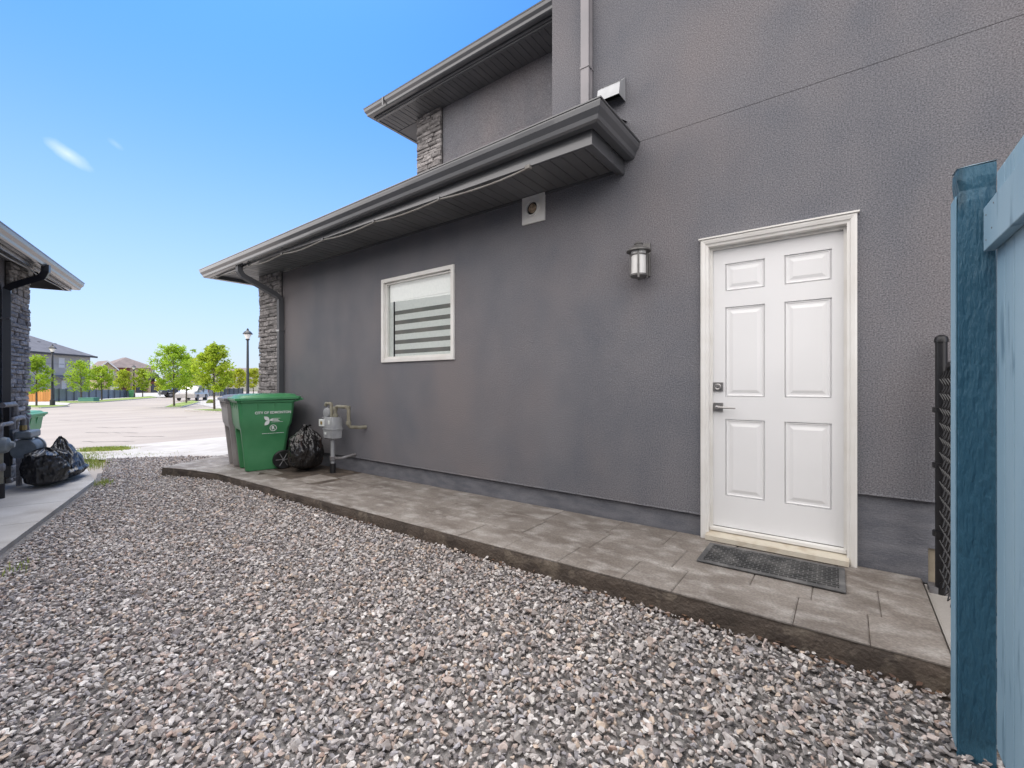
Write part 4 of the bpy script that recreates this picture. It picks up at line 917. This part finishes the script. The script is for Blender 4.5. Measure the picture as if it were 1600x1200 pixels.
# ================================================================ blue fence at right
bf = empty('wooden_fence', (.345, -1.28, -.12), label='blue painted timber fence with rough dark post at the right edge', cat='fence')
px0, px1, py0, py1 = -.045, .047, -.045, .045
def post_mesh():
    m = MB(); n = 60; rr2 = random.Random(4); rings = []
    zs = [-.3 + 2.24*i/n for i in range(n+1)]
    for z in zs:
        e = .0012*noise.noise(Vector((z*14, 0, 3))); e2 = .0014*noise.noise(Vector((z*11, 5, 3)))
        c = .004
        k = (-.006 if 1.858 < z < 1.872 else 0)
        rings.append([(px0+c-e-k*1, py0-e2-k, z), (px1-c, py0-e2-k, z), (px1, py0+c-k, z), (px1, py1-c, z), (px1-c, py1, z), (px0+c, py1, z), (px0-e-k, py1-c, z), (px0-e-k, py0+c-k, z)])
    m.loft(rings); return m
post_mesh().build('post', M['post'], bf)
m = MB(); m.quad((px0-.0016, py1-.004, 0), (px0-.0016, py0+.002, 0), (px0-.0016, py0+.002, 1.85), (px0-.0016, py1-.004, 1.85)); m.box(px0-.004, px0-.0014, py0+.003, py1-.003, 0, 1.85)
m = MB().box(px0-.004, px0-.0014, py0+.003, py1-.003, 0, 1.85); m.build('post_face', M['post_side'], bf)
m = MB(); m.add([(px0-.002, py0-.002, 1.94), (px1+.002, py0-.002, 1.945), (px1+.002, py1+.002, 1.955), (px0-.002, py1+.002, 1.95), (0, 0, 1.96)], [(0,1,4),(1,2,4),(2,3,4),(3,0,4),(0,3,2,1)]); m.build('post_top', M['board'], bf)
# rail on the near side, running towards the camera; boards behind it
def fl(x, y): return (x-.345, y+1.28)
for z0, z1 in ((1.65, 1.792),):
    m = MB(); xa, ya = fl(.36, -1.332); m.box(xa, xa+.028, ya-1.25, ya, z0, z1); m.build('rail', M['board'], bf, bevel=.003)
me = None; ya = fl(0, -1.338)[1]; i = 0; r = random.Random(9)
m = MB(); m.box(0, .018, -.0865, 0, .05, 1.90); bd = m.build('board', M['board'], bf, bevel=.003); bd.location = (fl(.389, 0)[0], ya, 0)
for i in range(1, 14): dup_mesh(bd, bf, (fl(.389, 0)[0]+r.uniform(-.001, .001), ya-.0935*i, 0))
m = MB(); 
for y_, z_ in ((-.03, 1.68), (-.03, 1.76), (-.10, 1.70), (-.12, 1.77)): m.lathe([(.003, -.0012), (.003, .001)], (fl(.36, 0)[0]-.0, ya+y_, z_), 8, 'x')
m.build('nail', M['galv'], bf)
# ================================================================ chain link gate
cg = empty('chain_link_gate', (.415, -.09, -.06), label='black chain link gate and round post between the wall and the blue fence', cat='gate')
MB().tube([(0, 0, 0), (.0, 0, 1.40)], .025, 16).build('post', M['chain'], cg, smooth=True)
MB().lathe([(.030, 1.385), (.030, 1.40), (.026, 1.415), (.012, 1.425), (.001, 1.426)], (0, 0, 0), 16).build('cap', M['chain'], cg, smooth=True)
m = MB(); m.tube([(.02, -.09, .10), (.02, -.09, 1.22), (.02, -.11, 1.25), (.02, -.14, 1.26), (.02, -1.08, 1.26), (.02, -1.10, 1.24), (.02, -1.10, .1), (.02, -.09, .1)], .018, 8); m.build('frame', M['chain'], cg, smooth=True)
m = MB()
for k in range(2):
    for i in range(27):
        y = -.10 - i*.0385; pts = []
        for j in range(30):
            z = .11+j*.0385; pts.append((-.012+(.007 if (j+k) % 2 else -.007), y - (.0385 if (j+i) % 2 else 0)*(1), z))
        if k == 0: m.tube(pts, .0028, 4)
m.build('wire_mesh', M['chain'], cg, kind='stuff')
for z in (.35, .72, 1.02): MB().lathe([(.036, -.014), (.036, .014)], (0, 0, z), 14).build('hinge_band', M['chain'], cg)
MB().box(-.05, .05, -.02, .06, .02, .06).build('base_bracket', M['galv'], cg)
# ================================================================ FAR: trees
def tree(u, vb, vt, wpx, vc, label, seed, group=None, n=2600, hue=0, dz=0.0, base=None, leaf=.085):
    p = base or G(u, vb); t = depth(p); H = (vb - vt)/FPX*t; cw = wpx/FPX*t/2; cb = (vb - vc)/FPX*t
    r = random.Random(seed); hue += r.uniform(-.03, .12); root = empty('street_tree', p, r.uniform(0, 6), label, 'tree', group)
    mb = MB(); tips = []
    lean = Vector((r.uniform(-.02, .02), r.uniform(-.02, .02), 0))*H
    trunk_r = .011*H+.02
    mb.tube([Vector((0, 0, -.05)), Vector((0, 0, cb*.7)) + lean*.3, Vector((0, 0, H*.6)) + lean*.6, Vector((0, 0, H*.95)) + lean], [trunk_r, trunk_r*.8, trunk_r*.4, .01], 7)
    nb = 26
    for i in range(nb):
        f = (i+.5)/nb; z0 = cb*.75 + (H*.85-cb*.75)*f; a = i*2.4+r.uniform(-.4, .4)
        prof = math.sin(math.pi*min(1, (.16+.84*f)**.8))**.7 if f < .97 else .3
        l = cw*prof*r.uniform(.75, 1.12); up = r.uniform(.45, .9)*l*(.7+.5*f)
        s = Vector((0, 0, z0)) + lean*f; e = s + Vector((math.cos(a)*l, math.sin(a)*l, up)); e.z = min(e.z, H*r.uniform(.93, 1.0)); mid = s.lerp(e, .5) + Vector((0, 0, -.08*l))
        mb.tube([s, mid, e], [trunk_r*.35, trunk_r*.2, .008], 4); tips.append((s, mid, e))
    mb.build('trunk', M['bark'], root)
    V = []; F = []; Cc = []; k = 0
    clumps = []
    for s, mid, e in tips:
        for _ in range(5):
            q = r.uniform(.35, 1.05); c = (s.lerp(mid, q*2) if q < .5 else mid.lerp(e, q*2-1)) + Vector((r.gauss(0, .1), r.gauss(0, .1), r.gauss(0, .1)))*cw*.9
            clumps.append((c, r.uniform(.12, .24)*cw, r.uniform(.8, 1.15)))
    for _ in range(int(n*1.3)):
        c, cr_, br = clumps[r.randrange(len(clumps))]
        p_ = c + Vector((r.gauss(0, 1), r.gauss(0, 1), r.gauss(0, .9)))*cr_*.52
        if p_.z < cb*.8: continue
        d1 = Vector((r.gauss(0, 1), r.gauss(0, 1), r.gauss(0, .6))).normalized(); d2 = d1.cross(Vector((r.gauss(0, 1), r.gauss(0, 1), r.gauss(0, 1)))).normalized(); s = leaf*r.uniform(.6, 1.3)
        V += [p_-d1*s, p_+d2*s*.55, p_+d1*s, p_-d2*s*.55]; F.append((k, k+1, k+2, k+3)); k += 4
        col = (.42*br*(1+hue), .58*br, .055, 1); j = r.uniform(.75, 1.2); Cc += [(col[0]*j, col[1]*j, col[2]*j, 1)]*4
    me = bpy.data.meshes.new('crown'); me.from_pydata([tuple(v) for v in V], [], F)
    at = me.color_attributes.new('Col', 'FLOAT_COLOR', 'POINT'); at.data.foreach_set('color', np.array(Cc, dtype=np.float32).ravel())
    me.materials.append(M['leaf']); o = bpy.data.objects.new('crown', me); C.objects.link(o); o.parent = root
TG = 'young street trees round the cul de sac'
tree(272, 635.0, 532, 58, 604, 'bushy lime green tree left of the tall one, on a grass strip', 1, TG, 5200)
tree(335, 640.5, 527, 58, 606, 'tallest lime green street tree, just left of the wheeled carts', 2, TG, 5600)
tree(57, 634.8, 549, 42, 610, 'light green tree before the orange fence', 3, TG, 3200)
tree(127, 627.5, 558, 40, 609, 'green tree behind the teal utility box', 4, TG, 2600)
tree(159, 625.5, 567, 32, 606, 'green tree before the blue fence, right of the utility box', 5, TG, 2200, leaf=.1)
tree(193, 621.0, 574, 26, 608, 'thin tree before the red part of the far house', 6, TG, 1500, leaf=.12, hue=.1)
tree(223, 620.5, 571, 22, 608, 'thin tree right of the far street lamp', 7, TG, 1500, leaf=.12, hue=.1)
tree(291, 630, 545, 30, 606, 'small tree close behind the bushy one by the silver van', 8, TG, 2200, hue=.12)
tree(318, 625.0, 545, 34, 604, 'tree overlapping the left side of the tallest one', 9, TG, 2400, leaf=.1)
tree(374, 618, 572, 26, 603, 'yellow green tree between the tallest tree and the near lamp', 10, TG, 1500, leaf=.14, hue=.25)
tree(396, 618, 572, 28, 604, 'yellow green tree right of the near lamp beside the stone column', 11, TG, 1500, leaf=.14, hue=.25)
tree(356, 619, 576, 24, 603, 'small pale tree far behind the tallest one', 12, TG, 1300, leaf=.14, hue=.25)
tree(250, 619, 588, 14, 609, 'little pale tree beside the dark pickup', 13, TG, 700, leaf=.12, hue=.3)
tree(305, 619, 552, 26, 603, 'yellow green tree glimpsed between the two big crowns', 14, TG, 1500, leaf=.14, hue=.4)
# bush
p = G(329, 629.5); r = random.Random(3); mb = MB()
for _ in range(500):
    d = Vector((r.gauss(0, 1), r.gauss(0, 1), abs(r.gauss(0, 1)))).normalized()*r.uniform(.2, .36); d1 = Vector((r.gauss(0,1), r.gauss(0,1), r.gauss(0,1))).normalized()*.05; d2 = d1.cross(Vector((r.random(), r.random(), 1))).normalized()*.04
    mb.quad(d-d1, d+d2, d+d1, d-d2)
bush = empty('shrub', p, 0, 'small round shrub beside the trunk of the tallest tree', 'shrub'); mb.build('foliage', M['grass'], bush); MB().tube([(0, 0, -.1), (0, 0, .2)], .02, 5).build('stem', M['bark'], bush)
# ================================================================ FAR: street lamps
def lamp(u, vb, vt, label, t=None):
    if t is None: p = G(u, vb); t = depth(p)
    else: q = P(u, 600, t); p = Vector((q.x, q.y, zt(q.x)))
    H = 1.10 + (600-vt)/FPX*t - p.z
    L_ = empty('street_lamp', p, 0, label, 'street lamp', 'black street lamps')
    MB().lathe([(.17, 0), (.17, .5), (.12, .55), (.10, .9), (.085, 1.0), (.06, H-.75), (.05, H-.72)], (0, 0, 0), 12).build('pole', M['lamppost'], L_, smooth=True)
    MB().lathe([(.05, H-.75), (.12, H-.68), (.10, H-.64), (.001, H-.63)], (0, 0, 0), 12).build('collar', M['lamppost'], L_, smooth=True)
    MB().lathe([(.09, H-.64), (.20, H-.38), (.19, H-.34)], (0, 0, 0), 12).build('globe', M['lampglass'], L_, smooth=True)
    MB().lathe([(.27, H-.36), (.27, H-.32), (.17, H-.20), (.07, H-.13), (.05, H-.04), (.02, H), (.001, H)], (0, 0, 0), 12).build('hood', M['lamppost'], L_, smooth=True)
    return L_
lamp(82, 634.2, 538, 'black street lamp before the grey house, right of the orange fence')
l2 = lamp(209, 620.5, 570, 'farthest street lamp, with a yellow sign on its pole')
q = depth(l2.location); MB().box(-.03, .03, -.22, .22, 1.0, 1.6).build('sign', M['yellow'], l2)
lamp(387, 0, 513, 'near street lamp standing beyond the wheeled carts', t=27)
# ================================================================ FAR: fences
def fence(us, v0, v1, h0, h1, mboard, mpost, label, posts=True, bw=.28, name='garden_fence', t0=None, t1=None):
    a = G(us[0], v0); b = G(us[-1], v1)
    if t0: a = P(us[0], 600, t0); a.z = zt(a.x); b = P(us[-1], 600, t1); b.z = zt(b.x)
    root = empty(name, a, 0, label, 'fence'); d = (b-a); d.z = 0; Ln = d.length; dn = d.normalized(); nn = Vector((-dn.y, dn.x, 0))
    root.rotation_euler = (0, 0, math.atan2(dn.y, dn.x))
    n = min(110, int(Ln/bw)); bw = Ln/n; zz = b.z-a.z
    src = MB().box(.01, bw-.01, -.02, .02, .03, 1.0).build('board', mboard, root)
    for i in range(n):
        f = (i+.5)/n; o = src if i == 0 else dup_mesh(src, root, (0, 0, 0))
        o.location = (i*bw, 0, zz*f); o.scale = (1, 1, h0+(h1-h0)*f)
    MB().loft([[(0, .02, .2), (0, .06, .2), (0, .06, .3), (0, .02, .3)], [(Ln, .02, zz+.2), (Ln, .06, zz+.2), (Ln, .06, zz+.3), (Ln, .02, zz+.3)]]).build('rail', mpost, root)
    if posts:
        ps = None
        for u in us:
            # ray/fence-line crossing
            rd = ray(u, 600); rd.z = 0; den = rd.x*dn.y - rd.y*dn.x
            if abs(den) < 1e-6: continue
            t = ((a.x-CAMP.x)*dn.y - (a.y-CAMP.y)*dn.x)/den; pt = CAMP + rd*t; s = (pt-a).dot(dn)
            if s < -.5 or s > Ln+.5: continue
            f = max(0, min(1, s/Ln)); src2 = MB().box(-.07, .07, -.1, .03, 0, (h0+(h1-h0)*f)*1.06); src2.build('post', mpost, root, loc=(s, 0, zz*f))
    return root
fence([30, 79.5], 628.3, 627.8, 1.30, 1.30, M['cedar'], M['cedar'], 'orange cedar fence behind the left street lamp', posts=False, bw=.2)
fence([83, 91.5, 103, 115, 126.5, 138.5, 149.5, 159, 169, 178, 187, 193, 197, 204.5], 628.2, 620.5, 1.36, .95, M['bluefence'], M['bluepost'], 'long blue grey fence with dark posts before the far houses')
fence([344, 351, 358, 365, 372, 379], 619, 618, 1.15, 1.15, M['bluefence'], M['bluepost'], 'short dark blue fence right of the tallest tree', t0=68, t1=72)
fence([298, 308, 318, 332, 342], 617, 617, .9, .9, M['bluefence'], M['bluefence'], 'pale blue fence glimpsed behind the silver van', t0=70, t1=69)
tb = empty('utility_box', G(139, 628.0), 0.2+YAW, 'teal green utility box lying low on the grass strip', 'utility box')
MB().box(-.68, .68, -.45, .45, .08, .42).build('cabinet', M['teal'], tb, bevel=.03); MB().box(-.70, .70, -.47, .47, .42, .46).build('lid', M['teal'], tb, bevel=.02); MB().box(-.75, .75, -.5, .5, 0, .08).build('base', M['curb'], tb)
gb = cart('wheeled_cart', G(205, 621.0), 1.2, M['binG'], M['binG'], 'tiny green cart beside the yellow sign of the far lamp')
# ================================================================ FAR: houses
def face_dir(root_u, root_t): pass
def hip(mb, x0, x1, y0, y1, z, rise, ov=.5, ridge=None):
    x0 -= ov; x1 += ov; y0 -= ov; y1 += ov; w_ = min(x1-x0, y1-y0)/2
    if (x1-x0) >= (y1-y0): a, b = (x0+w_, (y0+y1)/2), (x1-w_, (y0+y1)/2); fs = [(0,1,5,4), (1,2,5), (2,3,4,5), (3,0,4), (0,3,2,1)]
    else: a, b = ((x0+x1)/2, y0+w_), ((x0+x1)/2, y1-w_); fs = [(0,1,4), (1,2,5,4), (2,3,5), (3,0,4,5), (0,3,2,1)]
    mb.add([(x0,y0,z),(x1,y0,z),(x1,y1,z),(x0,y1,z),(a[0],a[1],z+rise),(b[0],b[1],z+rise)], fs); return mb
def hwin(parent, x0, x1, y, z0, z1, m=None, fw=.09):
    f = ring_frame(x0, x1, z0, z1, fw, y-.06, y+.02).build('window', M['garage_w'], parent)
    MB().box(x0+fw, x1-fw, y-.03, y-.01, z0+fw, z1-fw).build('pane', m or M['glass_far'], f); return f
def far_root(name, u0, t0, u1, t1, label):
    a = P(u0, 600, t0); b = P(u1, 600, t1); a.z = -.75; d = b-a
    return empty(name, a, math.atan2(d.y, d.x), label, 'house'), Vector((d.x, d.y)).length
# grey house: front wall visible from u=20 to 141
g, Ln = far_root('far_house', 8, 56, 141, 70, 'large grey two storey house with hipped dark roof at the left')
def hx(u, root, z=0):  # local x on the front wall for image column u
    rz = root.rotation_euler[2]; dn = Vector((math.cos(rz), math.sin(rz))); rd = ray(u, 600); a = root.location
    den = rd.x*dn.y - rd.y*dn.x; t = ((a.x-CAMP.x)*dn.y - (a.y-CAMP.y)*dn.x)/den; return Vector(((CAMP+rd*t).x-a.x, (CAMP+rd*t).y-a.y)).dot(dn), t
def hz_(u, v, root): return 1.10 + (600-v)/FPX*hx(u, root)[1] - root.location.z
EZ = hz_(141, 557, g)
MB().box(0, Ln, 0, 12, 2.9, EZ).build('upper_wall', M['wall_far2'], g); MB().box(-.0, Ln, .06, 12, 0, 2.9).build('lower_wall', M['wall_far'], g)
mb = MB(); hip(mb, 0, Ln, 0, 13, EZ, 3.7, .6); mb.build('roof', M['roof_far'], g)
MB().box(-.6, Ln+.6, -.64, -.6, EZ-.22, EZ+.05).build('fascia', M['fascia'], g)
MB().box(-.6, Ln+.6, -.6, 0, EZ-.03, EZ-.01).build('soffit', M['fascia'], g)
MB().box(Ln*.0, Ln, -.05, .0, EZ-1.5, EZ-1.4).build('belt_course', M['wall_far'], g)
x0, _ = hx(91.5, g); x1, _ = hx(100.5, g); hwin(g, x0, x1, 0, hz_(96, 574.5, g), hz_(96, 559, g), M['garage_w'])
x0, _ = hx(97, g); x1, _ = hx(104, g); hwin(g, x0, x1, .06, hz_(100, 608, g), hz_(100, 594.5, g), M['garage_w'])
x0, _ = hx(83, g); x1, _ = hx(141, g); m = MB(); m.add([(x0, -.9, 2.75), (x1+.5, -.9, 2.75), (x1+.5, .0, 3.1), (x0, 0, 3.1), (x0, -.9, 2.6), (x1+.5, -.9, 2.6)], [(0,1,2,3), (4,5,1,0), (4,0,3)]); m.build('skirt_roof', M['roof_far'], g)
for u in (47, 93, 117): 
    xx, _ = hx(u, g); MB().box(xx, xx+.35, 2.6, 3.0, EZ+1.4, EZ+1.75).build('roof_vent', M['fascia'], g)
MB().box(Ln-.5, Ln+3.2, 3, 10, 0, 3.0).build('garage_wing', M['wall_far'], g); mb = MB(); hip(mb, Ln-1, Ln+3.2, 3, 10, EZ-2.2, 1.3, .4); MB().box(Ln-.5, Ln+3.2, 3, 10, 3.0, EZ-2.2).build('garage_wing', M['wall_far'], g); mb.build('roof', M['roof_far'], g)
# red house
g, Ln = far_root('far_house', 150, 88, 243, 96, 'red and tan two storey house with brown hipped roof')
def X(u): return hx(u, g)[0]
def Z(u, v): return hz_(u, v, g)
e = Z(215, 575)
MB().box(X(181), X(203), 0, 9, 0, e).build('wall', M['red'], g); MB().box(X(203), Ln, .3, 9, 0, e).build('wall', M['tan'], g)
MB().box(X(150), X(181), -.8, 9, 0, Z(165, 577)).build('wall', M['tan'], g)
mb = MB(); hip(mb, X(170), Ln, 0.3, 10, e, Z(200, 557)-e, .5); mb.build('roof', M['roof_tan'], g)
x0, x1 = X(147), X(183); xm = (x0+x1)/2; zg = Z(165, 577); za = Z(165, 563.5)
m = MB(); m.add([(x0+.4, -.8, zg), (x1-.4, -.8, zg), (xm, -.8, za-.3), (x0+.4, 4, zg), (x1-.4, 4, zg), (xm, 4, za-.3)], [(0,1,2), (3,5,4), (0,2,5,3), (1,4,5,2)]); m.build('gable', M['tan'], g)
m = MB(); m.loft([[(x0, -1.2, zg-.1), (xm, -1.2, za), (x1, -1.2, zg-.1), (x1, -1.2, zg-.35), (xm, -1.2, za-.3), (x0, -1.2, zg-.35)], [(x0, 5, zg-.1), (xm, 5, za), (x1, 5, zg-.1), (x1, 5, zg-.35), (xm, 5, za-.3), (x0, 5, zg-.35)]]); m.build('roof', M['roof_tan'], g)
m = MB(); 
for s, e_ in ((x0, xm), (xm, x1)):
    za_, zb_ = (zg-.35, za-.3) if s == x0 else (za-.3, zg-.35)
    m.loft([[(s, -1.26, za_), (s, -1.2, za_), (s, -1.2, za_+.32), (s, -1.26, za_+.32)], [(e_, -1.26, zb_), (e_, -1.2, zb_), (e_, -1.2, zb_+.32), (e_, -1.26, zb_+.32)]])
m.build('fascia', M['garage_w'], g)
for a, b in ((157, 162), (163, 168), (170, 176)): hwin(g, X(a), X(b), -.82, Z(a, 587), Z(a, 576.5))
MB().box(X(176.5), X(183), -1.0, -.8, Z(180, 588), Z(180, 582)).build('band', M['wall_far'], g)
m = MB(); m.add([(X(165), -2.4, Z(175, 596)), (X(186), -2.4, Z(175, 596)), (X(186), -.8, Z(175, 589)), (X(165), -.8, Z(175, 589)), (X(165), -2.4, Z(175, 597.5)), (X(186), -2.4, Z(175, 597.5))], [(0,1,2,3), (4,5,1,0)]); m.build('porch_roof', M['roof_tan'], g)
gd = MB().box(X(170), X(184), -.95, -.81, .0, Z(175, 598)).build('garage_door', M['garage_w'], g)
for k in range(4): a_ = X(171.2+k*3.1); MB().box(a_, a_+.30*8/8, -.98, -.96, Z(175, 603), Z(175, 600)).build('pane', M['glass_far'], gd)
gd = MB().box(X(213), X(226), -.1, .28, .0, Z(220, 603)).build('garage_door', M['garage_d'], g); gd = MB().box(X(232.5), X(243), -1.4, .2, .0, Z(240, 600)).build('garage_door', M['garage_d'], g)
MB().box(X(229), X(231.5), -1.5, -1.0, 0, Z(230, 597)).build('column', M['tan'], g)
m = MB(); a_, b_ = X(230), X(247); c_ = (a_+b_)/2; m.loft([[(a_, y, Z(240, 593)), (c_, y, Z(240, 583)), (b_, y, Z(240, 593)), (b_, y, Z(240, 596)), (c_, y, Z(240, 587)), (a_, y, Z(240, 596))] for y in (-2.0, .3)]); m.build('porch_gable', M['fascia'], g)
MB().box(X(231), X(246), -1.6, .29, Z(240, 600), Z(240, 596)).build('porch_beam', M['red'], g)
hwin(g, X(238.5), X(243), .28, Z(240, 584), Z(240, 578), fw=.12)
hwin(g, X(219), X(224), .28, Z(220, 588), Z(220, 579), fw=.12); 
# house behind the right hand trees
g, Ln = far_root('far_house', 330, 118, 420, 120, 'distant pale house behind the yellow green trees beside the stone column')
MB().box(0, Ln, 0, 8, 0, Z(380, 581)).build('wall', M['wall_far2'], g); mb = MB(); hip(mb, 0, Ln, 0, 9, Z(380, 581), Z(380, 574)-Z(380, 581), .6); mb.build('roof', M['roof_tan'], g)
for u in (342, 362, 383, 403): hwin(g, X(u), X(u+4), -.0, Z(u, 592), Z(u, 585), fw=.12)
g, Ln = far_root('far_house', 254, 125, 318, 128, 'distant grey house glimpsed between the big tree crowns')
MB().box(0, Ln, 0, 8, 0, Z(285, 588)).build('wall', M['wall_far'], g); mb = MB(); hip(mb, 0, Ln, 0, 9, Z(285, 588), Z(285, 579)-Z(285, 588), .6); mb.build('roof', M['roof_far'], g)
for u in (260, 275, 300): hwin(g, X(u), X(u+4), -.0, Z(u, 600), Z(u, 593), fw=.12)
# ================================================================ FAR: vehicles
def vehicle(name, p, rz, m, label, cat, L_, prof, win, wd=1.85):
    t = empty(name, p, rz, label, cat)
    def ext(pr, y0, y1, nar=0.0, z0=0):
        mb = MB(); mb.loft([[(x, y, z) for x, z in pr] for y in (y0, y1)]); return mb
    mb = MB(); mb.loft([[(x, y*(1 if z < .95 else k2), z) for x, z in prof] for y, k2 in ((-wd/2, .86), (-wd/2*.985, .87), (wd/2*.985, .87), (wd/2, .86))]); mb.build('body', m, t, bevel=.05)
    for s in (-1, 1):
        for wq in win: MB().loft([[(x, s*(wd/2*.86+(.97-z)*0+.004+(1.4-z)*.12), z) for x, z in wq], [(x, s*(wd/2*.8), z) for x, z in wq]]).build('window', M['glass_far'], t)
        for x in (L_*.19, L_*.80):
            wh = MB().lathe([(.2, -.1), (.33, -.1), (.35, -.07), (.35, .07), (.33, .1), (.2, .1)], (x, s*(wd/2-.08), .35), 20, 'y').build('wheel', M['black'], t, smooth=True)
            MB().lathe([(.001, -.105), (.19, -.105), (.19, .105), (.001, .105)], (x, s*(wd/2-.08), .35), 12, 'y').build('rim', M['galv'], wh)
        MB().box(-.02, .06, s*wd*.38-.14, s*wd*.38+.14, .72, .88).build('headlight', M['lampglass'], t)
        MB().box(L_-.05, L_+.02, s*wd*.42-.08, s*wd*.42+.08, .75, 1.0).build('tail_light', M['lit_red'], t)
        MB().box(L_*.30, L_*.30+.12, s*(wd/2+.09)-.09, s*(wd/2+.09)+.09, 1.0, 1.14).build('mirror', m, t)
    return t
pick = [(0, .4), (0, .8), (.15, 1.02), (1.3, 1.12), (1.95, 1.72), (2.2, 1.80), (3.5, 1.80), (3.75, 1.1), (5.4, 1.1), (5.45, .5), (5.3, .38), (4.8, .38), (4.7, .72), (3.95, .72), (3.85, .38), (1.55, .38), (1.45, .72), (.6, .72), (.5, .38)]
pw = [[(1.55, 1.16), (2.05, 1.68), (2.6, 1.7), (2.6, 1.16)], [(2.68, 1.16), (2.68, 1.7), (3.4, 1.7), (3.55, 1.16)]]
vehicle('pickup_truck', G(249.5, 621.2), YAW+R(50), M['car_dk'], 'dark pickup truck parked across the far street', 'pickup truck', 5.45, pick, pw)
van = [(0, .35), (0, .75), (.2, .95), (1.0, 1.08), (1.8, 1.62), (2.2, 1.70), (4.2, 1.68), (4.6, 1.15), (4.65, .5), (4.5, .32), (4.15, .32), (4.05, .68), (3.3, .68), (3.2, .32), (1.4, .32), (1.3, .68), (.55, .68), (.45, .32)]
vw = [[(1.25, 1.1), (1.9, 1.58), (2.4, 1.6), (2.4, 1.1)], [(2.5, 1.1), (2.5, 1.6), (3.3, 1.6), (3.3, 1.1)], [(3.4, 1.1), (3.4, 1.6), (4.1, 1.56), (4.35, 1.12)]]
vn = vehicle('minivan', G(289, 626.6), YAW+R(108), M['car_si'], 'silver minivan parked beside the small trees', 'minivan', 4.65, van, vw)
MB().box(1.0, 1.02, -.6, .6, 1.0, 1.02).build('wiper', M['black'], vn)
vehicle('parked_car', G(272, 619.2), YAW+R(55), M['car_dk'], 'dark car half hidden behind the bushy tree trunk', 'car', 4.65, van, vw)
print('objects', len(bpy.data.objects))
